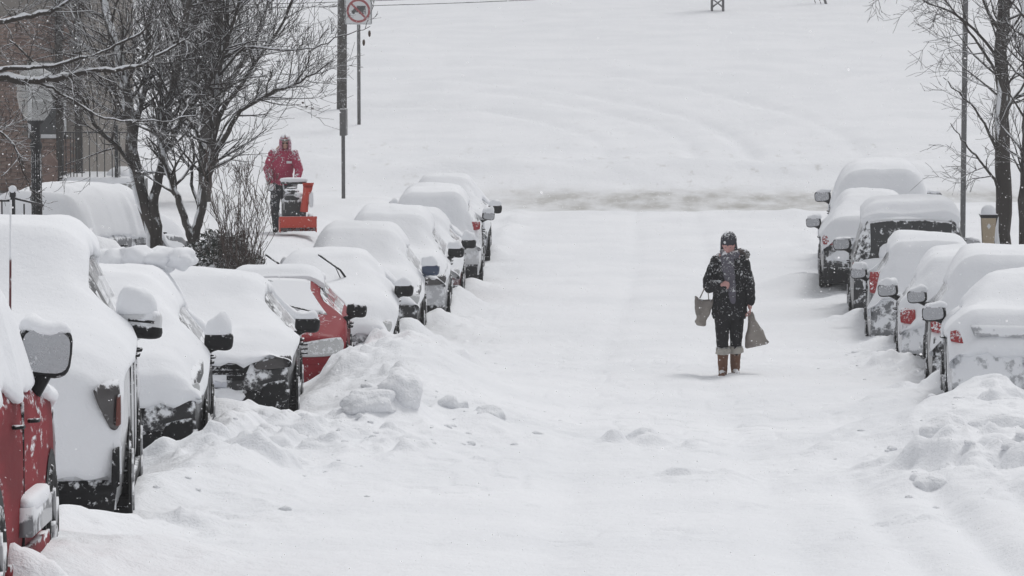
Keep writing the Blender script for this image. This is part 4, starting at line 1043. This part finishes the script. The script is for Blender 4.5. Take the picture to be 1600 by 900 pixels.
m.poly([(tx(62), -.05, -.5), (tx(82), -.05, -.5), (tx(82), -.05, .62), (tx(70), -.05, .86), (tx(62), -.05, .86)]); m.build('cheek_wall', M['brick2'], ter, False)
rail = empty('porch_railing', T0 + Vector((0, .1, .16)), 'thin black picket railing along the terrace edge', 'railing')
m = MB(); m.box(((tx(84) + tx(192)) / 2, 0, 1.06), ((tx(192) - tx(84)) / 2, .015, .012)); m.box(((tx(84) + tx(192)) / 2, 0, .12), ((tx(192) - tx(84)) / 2, .012, .012)); m.build('rail', M['iron'], rail, False)
pk = MB(); pk.box((0, 0, .53), (.009, .009, .53)); pm = None
for p in [84, 90, 96, 103, 108, 113] + list(range(121, 192, 12)):
    if pm is None: o = pk.build('picket', M['iron'], rail, False); pm = o.data
    else: o = bpy.data.objects.new('picket', pm); COL.objects.link(o); o.parent = rail
    o.location.x = tx(p)
m = MB(); m.box((tx(176), 0, .6), (.035, .035, .62)); m.build('post', M['iron'], rail, False)
# porch posts in front of the house wall
for i, (p, lb) in enumerate(((88, 'left'), (118, 'right'))):
    q = Vector(((p - 1040) * 71.2 / F, 71.2, T0.z + .15)); m = MB(); m.box((0, 0, 1.9), (.07, .07, 1.9)); m.box((0, 0, .1), (.10, .10, .1))
    o = m.build('porch_post', M['wood'], None, False); o.location = q; tag(o, f'brown timber post at the {lb} end of the terrace by the house wall', 'post')
# yard fence bottom left
d = 37.0; Fp = Vector(((12 - 1040) * d / F, d, gz((12 - 1040) * d / F, d))); fe = empty('iron_fence', Fp, 'short black iron fence in the snow at the left edge', 'fence')
zt = wp(0, 305, d).z - Fp.z
m = MB(); m.box((0, 0, zt / 2), (.022, .022, zt / 2)); m.box((0, 0, zt), (.03, .03, .03)); m.build('post', M['iron'], fe, False)
m = MB(); m.tube([(-2.2, 0, zt - .07), (0, 0, zt - .07)], .014, 6); m.tube([(0, 0, zt - .04), (.22, .6, zt - .16)], .014, 6); m.build('rail', M['iron'], fe)
pm = None
for i in range(16):
    x = -.12 - i * .13
    mm = MB(); mm.box((0, 0, (zt - .07) / 2), (.007, .007, (zt - .07) / 2))
    if pm is None: o = mm.build('picket', M['iron'], fe, False); pm = o.data
    else: o = bpy.data.objects.new('picket', pm); COL.objects.link(o); o.parent = fe
    o.location.x = x
for i in range(2):
    o = bpy.data.objects.new('picket', pm); COL.objects.link(o); o.parent = fe; o.location = (.08 * (i + 1), .22 * (i + 1), -.05 * (i + 1))
m = MB(); m.sup((0, 0, zt + .05), (.045, .045, .045), .9, None, 10, 8); m.build('snow_cap', M['snow'], fe)

# ------------------------------------------------------------------ people
def chain(m, pts, rad, n=12, sx=1.0):
    """tapered limb with rounded ends; rad may hold (rx, ry) pairs measured along world X and Y"""
    pts = [Vector(p) for p in pts]; P = []; RR = []
    k = len(pts)
    rr = [(r if hasattr(r, '__len__') else (r, r)) for r in rad]
    for i in range(k - 1):
        for s_ in range(4):
            t_ = s_ / 4; P.append(pts[i].lerp(pts[i+1], t_)); RR.append((rr[i][0] * (1 - t_) + rr[i+1][0] * t_, rr[i][1] * (1 - t_) + rr[i+1][1] * t_))
    P.append(pts[-1]); RR.append(rr[-1])
    d0 = (pts[1] - pts[0]).normalized(); d1 = (pts[-1] - pts[-2]).normalized()
    a = [(P[0] - d0 * RR[0][0] * q, (RR[0][0] * s_, RR[0][1] * s_)) for q, s_ in ((.95, .15), (.8, .6), (.45, .9))]
    e = [(P[-1] + d1 * RR[-1][0] * q, (RR[-1][0] * s_, RR[-1][1] * s_)) for q, s_ in ((.45, .9), (.8, .6), (.95, .15))]
    seq = a + list(zip(P, RR)) + e; rows = []
    for i, (p, r) in enumerate(seq):
        d = (seq[min(i+1, len(seq)-1)][0] - seq[max(i-1, 0)][0]).normalized()
        u = Vector((1, 0, 0)) - d * d.x
        if u.length < .3: u = Vector((0, 0, 1)) - d * d.z
        u.normalize(); v = d.cross(u)
        rows.append([p + u * math.cos(2*math.pi*j/n) * r[0] + v * math.sin(2*math.pi*j/n) * r[1] for j in range(n)])
    b0 = m.grid(rows, True); m.f.append(tuple(b0 + j for j in reversed(range(n)))); q = b0 + n * (len(rows) - 1); m.f.append(tuple(q + j for j in range(n)))
def fuse(m, name, mat, root, vox=.010, smooth=2, wr=0, wrs=9):
    o = m.build(name, None, root)
    md = o.modifiers.new('fuse', 'REMESH'); md.mode = 'VOXEL'; md.voxel_size = vox; md.use_smooth_shade = True
    sm = o.modifiers.new('soft', 'SMOOTH'); sm.iterations = smooth; sm.factor = .5
    dg = bpy.context.evaluated_depsgraph_get(); me = bpy.data.meshes.new_from_object(o.evaluated_get(dg))
    o.modifiers.clear(); o.data = me; me.materials.clear(); me.materials.append(mat)
    if wr:
        for v in me.vertices:
            q = v.co * wrs; d = mnoise.noise(Vector((q.x * 1.1, q.y, q.z * 1.7))); e = mnoise.noise(Vector((q.x * 2.3 + 5, q.y * 2.3, q.z * 3.2)))
            v.co += v.normal * (wr * d + wr * .5 * e)
    me.polygons.foreach_set('use_smooth', [True] * len(me.polygons))
    return o
def hand(m, c, d, palmn, curl, sc=1.0, side=1):
    """c wrist, d direction to fingers, palmn palm normal, side +1: thumb towards d x palmn"""
    c = Vector(c); d = Vector(d).normalized(); pn = Vector(palmn).normalized(); t = d.cross(pn).normalized() * side
    for k in (-.55, 0, .55): chain(m, [c + t * k * .03 * sc, c + d * .085 * sc + t * k * .05 * sc], [.014 * sc, .013 * sc], 8)
    for i, (o, l) in enumerate(((-.036, .060), (-.012, .072), (.013, .078), (.036, .070))):
        p = c + d * .088 * sc + t * o * sc; P = [p]; dd = d.copy()
        for s_ in range(3):
            ang = curl * (.5 + .35 * s_) + .05 * i; dd = (d * math.cos(ang) + pn * math.sin(ang)); P.append(P[-1] + dd * l * sc / 3 * (1.15 - .15 * s_))
        chain(m, P, [.0095 * sc, .009 * sc, .0085 * sc, .0075 * sc], 8)
    p = c + d * .03 * sc + t * .03 * sc; chain(m, [p, p + (t * .8 + d * .5) * .035 * sc, p + (t * .7 + d * 1.0 + pn * curl * .6) * .055 * sc], [.012 * sc, .0105 * sc, .009 * sc], 8)
def head(m, c, s=1.0, tilt=0.0, yaw=0.0):
    c = Vector(c); Rm = Matrix.Rotation(yaw, 3, 'Z') @ Matrix.Rotation(tilt, 3, 'X')   # faces -Y
    def q(v): return c + Rm @ (Vector(v) * s)
    m.sup(c, (.076 * s, .095 * s, .112 * s), 1.0, Rm, 20, 14)
    chain(m, [q((0, -.02, -.02)), q((0, -.045, -.085))], [.062 * s, .036 * s], 12)
    chain(m, [q((0, -.090, .015)), q((0, -.112, -.025))], [.010 * s, .016 * s], 8)
    chain(m, [q((-.022, -.090, -.055)), q((.022, -.090, -.055))], [.009 * s, .009 * s], 8)
    for sx in (-1, 1):
        m.sup(q((sx * .078, 0, -.005)), (.012 * s, .02 * s, .032 * s), 1, Rm, 8, 6)
        chain(m, [q((sx * .048, -.082, .028)), q((sx * .014, -.092, .030))], [.009 * s, .008 * s], 6)
        m.sup(q((sx * .032, -.078, .006)), (.014 * s, .014 * s, .010 * s), 1, Rm, 8, 6)
    return q, Rm

# --- woman walking up the lane (local: faces -Y, feet at z=0)
wx, wy = (1141 - 1040) * 43.0 / F, 43.0
W = empty('person', (wx, wy, gz(wx, wy) - .045), 'person in black hooded coat and knit hat walking up the snowy lane looking down', 'person')
S = 1.0
m = MB(); qh, Rm = head(m, (-.015, -.075, 1.515), .98, R(24), R(-8))
chain(m, [(0, .0, 1.36), (-.01, -.035, 1.45)], [.05, .045]); chain(m, [(0, .01, .92), (0, .0, 1.15), (0, 0, 1.34)], [(.15, .11), (.13, .10), (.14, .09)], 16)
for sx in (-1, 1):
    chain(m, [(sx * .085, .0, .90), (sx * .085, -.01 + .05 * sx, .5), (sx * .075, .06 * sx, .08)], [.085, .055, .038])
    chain(m, [(sx * .075, .06 * sx, .05), (sx * .09, .06 * sx - .16, .03)], [.035, .03])
# right arm (viewer's left) bent to the chest, left arm hanging with the bag
chain(m, [(-.16, 0, 1.30), (-.245, -.02, 1.06), (-.11, -.26, 1.07)], [.05, .04, .028])
hand(m, (-.115, -.255, 1.075), (.85, -.45, .12), (0, .5, -.85), 1.5, .98, 1)
chain(m, [(.16, 0, 1.30), (.235, .0, 1.05), (.255, -.03, .80)], [.05, .04, .028])
hand(m, (.255, -.03, .81), (.05, -.06, -1), (-.9, 0, -.2), 1.7, .98, -1)
body = fuse(m, 'body', M['coldskin'], W, .0065, 2)
m = MB()     # eyes and brows
for sx in (-1, 1): m.sup(qh((sx * .032, -.088, .006)), (.010, .005, .005), 1, Rm, 8, 6)
m.build('eye', M['signblack'], W)
m = MB()     # leggings
for sx in (-1, 1): chain(m, [(sx * .084, .0, .86), (sx * .088, -.02 + .05 * sx, .48), (sx * .080, .06 * sx, .27)], [(.115, .12), (.083, .088), (.066, .07)], 16)
fuse(m, 'leggings', M['legs'], W, .010, 2, .006, 11)
m = MB()     # coat with sleeves
prof = [(.66, .205, .15), (.72, .225, .165), (.86, .218, .165), (1.0, .195, .15), (1.12, .195, .145), (1.24, .205, .14), (1.32, .19, .12), (1.385, .11, .09), (1.42, .075, .07)]
rows = [[(a * math.cos(2*math.pi*j/28), b_ * math.sin(2*math.pi*j/28) + .005, z) for j in range(28)] for z, a, b_ in prof]
b0 = m.grid(rows, True); m.f.append(tuple(b0 + j for j in reversed(range(28)))); q = b0 + 28 * (len(rows) - 1); m.f.append(tuple(q + j for j in range(28)))
chain(m, [(-.165, .01, 1.31), (-.265, -.0, 1.08), (-.255, -.03, 1.03), (-.13, -.235, 1.065)], [.082, .075, .074, .056], 14)
chain(m, [(.165, .01, 1.31), (.245, .01, 1.06), (.265, -.02, .86)], [.082, .072, .058], 14)
chain(m, [(-.12, .09, 1.36), (0, .13, 1.37), (.13, .10, 1.375), (.20, .05, 1.36)], [.055, .07, .06, .04], 12)    # thrown-back hood
fuse(m, 'coat', M['coat'], W, .010, 2, .010, 9)
m = MB(); chain(m, [(.10, .08, 1.43), (.17, .05, 1.425), (.225, -.01, 1.40), (.21, -.06, 1.35)], [.028, .032, .034, .022], 10); fuse(m, 'hood_fur', M['greyfur'], W, .008, 1, .012, 40)
m = MB()     # scarf: wrap and hanging front
chain(m, [(-.07, -.06, 1.40), (0, -.11, 1.385), (.08, -.06, 1.40)], [.05, .058, .05], 12); chain(m, [(-.09, .0, 1.43), (-.085, -.06, 1.42)], [.035, .035], 8)
chain(m, [(-.03, -.135, 1.36), (-.01, -.165, 1.18), (.03, -.165, 1.0), (.04, -.16, .88)], [(.085, .025), (.075, .028), (.052, .024), (.035, .02)], 14)
fuse(m, 'scarf', M['scarf'], W, .009, 1, .010, 16)
m = MB()     # knit hat
rows = []
for i in range(11):
    t_ = i / 10; z = -.02 + .150 * t_; r = (.089 + .012 * math.sin(t_ * 3)) * math.sqrt(max(0, 1 - (t_ ** 2.4))) + .006 * (1 - t_)
    rows.append([qh((r * math.cos(2*math.pi*j/28) * (1 + .02 * (j % 2)), r * 1.16 * math.sin(2*math.pi*j/28) * (1 + .02 * (j % 2)) + .018 * (1 + t_), z + .02 * (1 - t_) * (1 if math.sin(2*math.pi*j/28) < 0 else -1.8 * abs(math.sin(2*math.pi*j/28))) + .022)) for j in range(28)])
m.grid(rows, True); ht = m.build('hat', M['knit'], W)
m = MB(); chain(m, [qh((-.085, .0, .03)), qh((-.09, .01, -.07))], [.020, .022], 8); chain(m, [qh((.085, .0, .03)), qh((.09, .01, -.07))], [.020, .022], 8); fuse(m, 'ear_flap', M['knit'], W, .008, 1)
m = MB(); m.sup(qh((-.035, -.102, .078)), (.016, .006, .016), .9, Rm, 12, 6); m.build('hat_badge', M['signwhite'], ht)
for sx in (-1, 1):   # boots
    fy = .06 * sx; m = MB()
    chain(m, [(sx * .080, fy, .27), (sx * .078, fy, .12), (sx * .078, fy - .01, .06)], [.070, .060, .055], 16); chain(m, [(sx * .078, fy + .02, .045), (sx * .095, fy - .17, .042)], [.046, .043], 14)
    bt = fuse(m, 'boot', M['boot'], W, .008, 2, .004, 14)
    m = MB(); m.lathe([(.062, .255), (.088, .27), (.094, .31), (.086, .345), (.058, .35)], (sx * .080, fy, 0), 20)
    m.v = [tuple(Vector(p) + Vector((p[0] - sx * .08, p[1] - fy, 0)) * .35 * mnoise.noise(Vector(p) * 45)) for p in m.v]; m.build('fleece_cuff', M['fur'], bt)
    m = MB(); m.sup((sx * .088, fy - .08, .010), (.055, .15, .022), .5, None, 16, 8); m.build('sole', M['trim'], bt)
W.scale = (1.0, 1.04, 1.10)
# her bags (held things: top level)
def bag(name, label, loc, w0, w1, h, dth, tilt, seed, handles=True, top=None):
    rt = empty(name, loc, label, 'bag'); m = MB(); rows = []; n = 32
    for i in range(13):
        t_ = i / 12; hw = (w0 + (w1 - w0) * t_) * (1 + .16 * mnoise.noise(Vector((seed, t_ * 3.3, 0)))); dd = dth * (1 - .75 * t_ ** 2) * (1 if i else .6); row = []
        for j in range(n):
            a = 2 * math.pi * j / n; c_, s_ = math.cos(a), math.sin(a)
            p = Vector((hw * math.copysign(abs(c_) ** .6, c_) + .02 * mnoise.noise(Vector((seed + 4, t_ * 2.5, c_))), dd * math.copysign(abs(s_) ** .8, s_), -h + h * t_ - (.10 * h * (1 - abs(c_) ** 2) * t_ ** 3 if handles else 0) + .10 * h * abs(c_) ** 3 * (1 - t_) ** 2 * (1 if handles else .3)))
            k = mnoise.noise(Vector((p.x * 9 + seed, p.y * 9, p.z * 8))) * .034 + mnoise.noise(Vector((p.x * 24 + seed, p.y * 20, p.z * 16))) * .014
            row.append(p + Vector((k * .5, k * (-1 if s_ < 0 else 1), k * (1 if i in (0, 12) else .3))))
        rows.append(row)
    b0 = m.grid(rows, True); m.f.append(tuple(b0 + j for j in range(n)))
    if top is None:
        m.grid([rows[-1], [p + Vector((0, (-.5 if p.y > 0 else .5) * dth * .2, -.02)) for p in rows[-1]]], True)
    m.build('bag_body', M['bag'], rt)
    if handles:
        m = MB()
        for yy in (-.03, .03): m.tube([(-w1 * .5, yy, -.02), (-w1 * .2, yy * .5, .10), (top or 0, 0, .16), (w1 * .2, yy * .5, .10), (w1 * .5, yy, -.02)], .007, 6)
        m.build('handle', M['bag'], rt)
    rt.rotation_euler = (0, tilt, 0); return rt
g0 = Vector(W.location)
bag('shopping_bag', 'taupe tote bag hanging from the bent arm of the person in black', g0 + Vector((-.31, -.06, 1.00)), .080, .115, .36, .055, R(9), 3, True)
bag('plastic_bag', 'taupe plastic bag pinched at its neck, in the lowered hand of the person in black', g0 + Vector((.255, -.05, .81)), .155, .022, .42, .085, R(-13), 8, False, 0)

# --- man with the snow blower (local faces -Y)
mx_, my_ = (441 - 1040) * 66.0 / F, 66.0
P2 = empty('person', (mx_, my_, wp(0, 363, 66).z - .02), 'person in crimson hoodie bent over the handles of a red snow blower', 'person')
m = MB(); q2, Rm2 = head(m, (.05, -.15, 1.62), 1.02, R(22), R(6))
chain(m, [(.0, .04, 1.42), (.03, -.07, 1.54)], [.06, .055]); chain(m, [(-.06, .12, .92), (-.05, .08, 1.15), (0, .03, 1.40)], [(.16, .12), (.16, .12), (.17, .11)], 16)
chain(m, [(-.14, .12, .92), (-.17, .02, .50), (-.17, .16, .08)], [.09, .065, .042]); chain(m, [(.03, .12, .92), (.02, .22, .50), (.0, .34, .10)], [.09, .065, .042])
chain(m, [(-.20, .02, 1.40), (-.31, .02, 1.12), (-.22, -.20, .86)], [.055, .045, .03]); chain(m, [(.20, .0, 1.38), (.30, -.06, 1.12), (.27, -.30, .88)], [.055, .045, .03])
hand(m, (-.22, -.20, .87), (.1, -.8, -.35), (0, -.35, -.9), 1.6, 1.0, 1); hand(m, (.27, -.30, .89), (-.1, -.8, -.3), (0, -.35, -.9), 1.6, 1.0, -1)
fuse(m, 'body', M['skin'], P2, .008, 2)
m = MB()
rows = [[(cx + a * math.cos(2*math.pi*j/28), cy + b_ * math.sin(2*math.pi*j/28), z) for j in range(28)] for z, cx, cy, a, b_ in
        ((.84, -.06, .12, .19, .15), (.90, -.06, .12, .21, .165), (1.05, -.05, .10, .215, .17), (1.2, -.03, .07, .235, .17), (1.34, -.01, .04, .25, .155), (1.44, .0, .02, .20, .13), (1.50, .01, -.02, .10, .09))]
b0 = m.grid(rows, True); m.f.append(tuple(b0 + j for j in reversed(range(28)))); q = b0 + 28 * 6; m.f.append(tuple(q + j for j in range(28)))
chain(m, [(-.20, .02, 1.39), (-.315, .02, 1.12), (-.235, -.16, .90)], [.098, .085, .062], 14); chain(m, [(.20, .0, 1.38), (.305, -.05, 1.12), (.275, -.25, .92)], [.095, .08, .06], 14)
fuse(m, 'hoodie', M['hoodie'], P2, .011, 2, .012, 8)
m = MB(); m.box((.12, -.115, 1.25), (.05, .01, .02)); m.build('chest_print', M['signwhite'], P2)
m = MB()
rows = []
for i in range(12):
    t_ = i / 11; z = -.14 + .275 * t_; r = .112 * math.sqrt(max(0, 1 - max(0, (t_ - .35) / .65) ** 2.2)) + .004
    row = []
    for j in range(28):
        a = -math.pi / 2 + R(34) + (2 * math.pi - R(68)) * j / 27; openf = 1 if t_ < .70 else 0
        if not openf: a = -math.pi / 2 + R(34) * (1 - (t_ - .7) / .3) + (2 * math.pi - 2 * R(34) * (1 - (t_ - .7) / .3)) * j / 27
        row.append(q2((r * math.cos(a), r * 1.12 * math.sin(a) + .005, z)))
    rows.append(row)
m.grid(rows); hd = m.build('hood', M['hood'], P2); so_ = hd.modifiers.new('thick', 'SOLIDIFY'); so_.thickness = .014
m = MB(); chain(m, [q2((-.066, -.062, .055)), q2((0, -.098, .060)), q2((.066, -.062, .055))], [.020, .024, .020], 10); fuse(m, 'cap_band', M['greyfur'], P2, .007, 1)
m = MB()
for sx in (-1, 1): m.sup(q2((sx * .034, -.098, .010)), (.022, .008, .014), .8, Rm2, 12, 8)
m.tube([q2((-.075, -.06, .012)), q2((0, -.108, .012)), q2((.075, -.06, .012))], .004, 6); m.build('glasses', M['trim'], P2)
m = MB(); chain(m, [(-.14, .12, .90), (-.175, .02, .50), (-.17, .15, .10)], [(.125, .13), (.092, .095), (.068, .07)], 16); chain(m, [(.03, .12, .90), (.02, .21, .50), (.0, .32, .12)], [(.125, .13), (.092, .095), (.068, .07)], 16)
fuse(m, 'trousers', M['pants'], P2, .011, 2, .010, 10)
for c_ in ((-.17, .15), (.0, .33)):
    m = MB(); chain(m, [(c_[0], c_[1], .16), (c_[0], c_[1], .06)], [.06, .055], 12); chain(m, [(c_[0], c_[1] + .02, .045), (c_[0], c_[1] - .17, .04)], [.05, .045], 12); fuse(m, 'boot', M['trim'], P2, .010, 1)
for c_, d_ in (((-.22, -.20, .87), (.1, -.8, -.35)), ((.27, -.30, .89), (-.1, -.8, -.3))):
    m = MB(); hand(m, c_, d_, (0, -.35, -.9), 1.6, 1.22, 1 if c_[0] < 0 else -1); fuse(m, 'glove', M['bloweng'], P2, .008, 1)
P2.scale = (1, 1, 1.09)
# snow blower
B = empty('snow_blower', Vector(P2.location) + Vector((.36, -.95, .10)), 'red two-stage snow blower with snow on its handle panel', 'snow blower', rz=R(10)); B.scale = (.92, .92, .80)
m = MB()     # auger housing: open bucket facing -Y
hw = .38
def plate(m, pts, ax, th):
    a = [Vector(p) for p in pts]; o = Vector(ax) * th; b_ = [p + o for p in a]; m.poly(a); m.poly(list(reversed(b_)))
    for i in range(len(a)): k = (i + 1) % len(a); m.poly([a[i], a[k], b_[k], b_[i]])
for sx in (-1, 1): plate(m, [(sx * hw, -.30, .0), (sx * hw, .05, .0), (sx * hw, .12, .18), (sx * hw, .02, .32), (sx * hw, -.26, .35)], (-sx, 0, 0), .015)
arc = [(.03, .0), (.10, .08), (.13, .16), (.10, .25), (.0, .32), (-.26, .35)]
m.grid([[(-hw, y, z) for y, z in arc], [(hw, y, z) for y, z in arc]]); m.grid([[(-hw, y + .012, z + .012) for y, z in arc], [(hw, y + .012, z + .012) for y, z in arc]])
m.box((0, -.26, .345), (hw + .006, .022, .03)); m.build('auger_housing', M['orange'], B, False)
m = MB(); m.box((0, -.275, .22), (hw - .02, .008, .11)); m.build('housing_face', M['orange'], B, False)
m = MB()
for k in range(40):
    a = k * .5; x = -hw + .03 + k * (2 * hw - .06) / 39; a2 = a + .5; x2 = x + (2 * hw - .06) / 39
    m.poly([(x, -.08 + .05 * math.cos(a), .2 + .05 * math.sin(a)), (x2, -.08 + .05 * math.cos(a2), .2 + .05 * math.sin(a2)), (x2, -.08 + .16 * math.cos(a2), .2 + .16 * math.sin(a2)), (x, -.08 + .16 * math.cos(a), .2 + .16 * math.sin(a))])
m.tube([(-hw, -.08, .2), (hw, -.08, .2)], .025, 8); m.build('auger', M['bloweng'], B)
m = MB(); m.tube([(.14, .06, .46), (.16, .05, .66), (.20, .02, .88), (.22, -.04, 1.06)], [.085, .08, .085, .10], 10, False, 1.0)
m.grid([[(.22 + .10 * math.cos(a), -.04, 1.06), (.22 + .12 * math.cos(a), -.12 - .03 * math.sin(a), 1.16)][::1] for a in np.linspace(0, math.pi, 9)]); m.build('chute', M['orange'], B)
m = MB(); m.sup((.285, .0, .76), (.05, .07, .2), .6, None, 12, 8); m.build('chute_snow', M['snow'], B)
m = MB(); m.sup((-.05, .30, .50), (.25, .24, .28), .35, None, 20, 12); m.sup((-.10, .22, .84), (.16, .15, .16), .4, None, 16, 10); m.lathe([(0, 0), (.10, 0), (.10, .04), (0, .04)], (-.1, .22, .99), 16); m.build('engine', M['bloweng'], B)
m = MB(); m.box((-.06, .035, .86), (.22, .006, .012)); m.box((-.27, .035, .68), (.008, .006, .18)); m.build('frame_strip', M['chrome'], B, False)
m = MB(); m.sup((.03, .12, .86), (.10, .10, .07), .9, None, 14, 8); m.build('engine_snow', M['snow'], B)
for sx in (-1, 1):
    m = MB(); m.lathe([(0, -.06), (.10, -.06), (.19, -.05), (.20, 0), (.19, .05), (.10, .06), (0, .06)], (sx * .30, .42, .19), 20, 'x'); m.build('wheel', M['tyre'], B)
    m = MB(); m.tube([(sx * .20, .45, .45), (sx * .24, .70, 1.06), (sx * .25, .85, 1.14)], .015, 8); m.build('handlebar', M['bloweng'], B)
m = MB(); m.box((-.03, .62, 1.12), (.26, .12, .035)); m.build('control_panel', M['bloweng'], B)
m = MB(); m.sup((-.03, .60, 1.18), (.29, .14, .055), .6, None, 20, 10); m.build('panel_snow', M['snow'], B)

# ------------------------------------------------------------------ falling snow
rs_ = np.random.RandomState(9)
def flakes(n, y0, y1, s0, s1):
    y = (rs_.rand(n) * (y1 ** 3 - y0 ** 3) + y0 ** 3) ** (1 / 3)
    x = (rs_.rand(n) * 2 - 1) * y * .165 - y * .03; z = CZ + y * (rs_.rand(n) * .22 - .20)
    z = np.maximum(z, CZ - depth(y)); return np.stack([x, y, z], 1), s0 + (s1 - s0) * rs_.rand(n) ** 2
C1, R1 = flakes(17000, 9, 40, .0022, .0055); C2, R2 = flakes(42000, 38, 85, .004, .0085)
C = np.concatenate([C1, C2]); RR = np.concatenate([R1, R2]); n = len(C)
a_ = rs_.randn(n, 3); a_ /= np.linalg.norm(a_, axis=1)[:, None]; b_ = rs_.randn(n, 3); b_ -= a_ * (a_ * b_).sum(1)[:, None]; b_ /= np.linalg.norm(b_, axis=1)[:, None]
r_ = RR[:, None] * 1.15; k_ = .6 + .4 * rs_.rand(n, 1)
V = np.stack([C + a_ * r_, C + b_ * r_ * k_, C - a_ * r_, C - b_ * r_ * k_], 1).reshape(-1, 3); T = np.arange(n * 4).reshape(-1, 4)
o = np_mesh('falling_snow', V, T, M['flake'], 4); tag(o, kind='stuff')

# ------------------------------------------------------------------ snowy air
hm = bpy.data.materials.new('snowy_air'); hm.use_nodes = True; hn = hm.node_tree; hn.nodes.clear()
ho = hn.nodes.new('ShaderNodeOutputMaterial'); pv = hn.nodes.new('ShaderNodeVolumePrincipled')
pv.inputs['Color'].default_value = (.93, .94, .96, 1); pv.inputs['Density'].default_value = HAZE; pv.inputs['Anisotropy'].default_value = .2
hn.links.new(pv.outputs[0], ho.inputs['Volume'])
m = MB(); m.box((0, 140, 9.5), (170, 195, 11.0)); o = m.build('haze', hm, None, False); tag(o, kind='stuff')
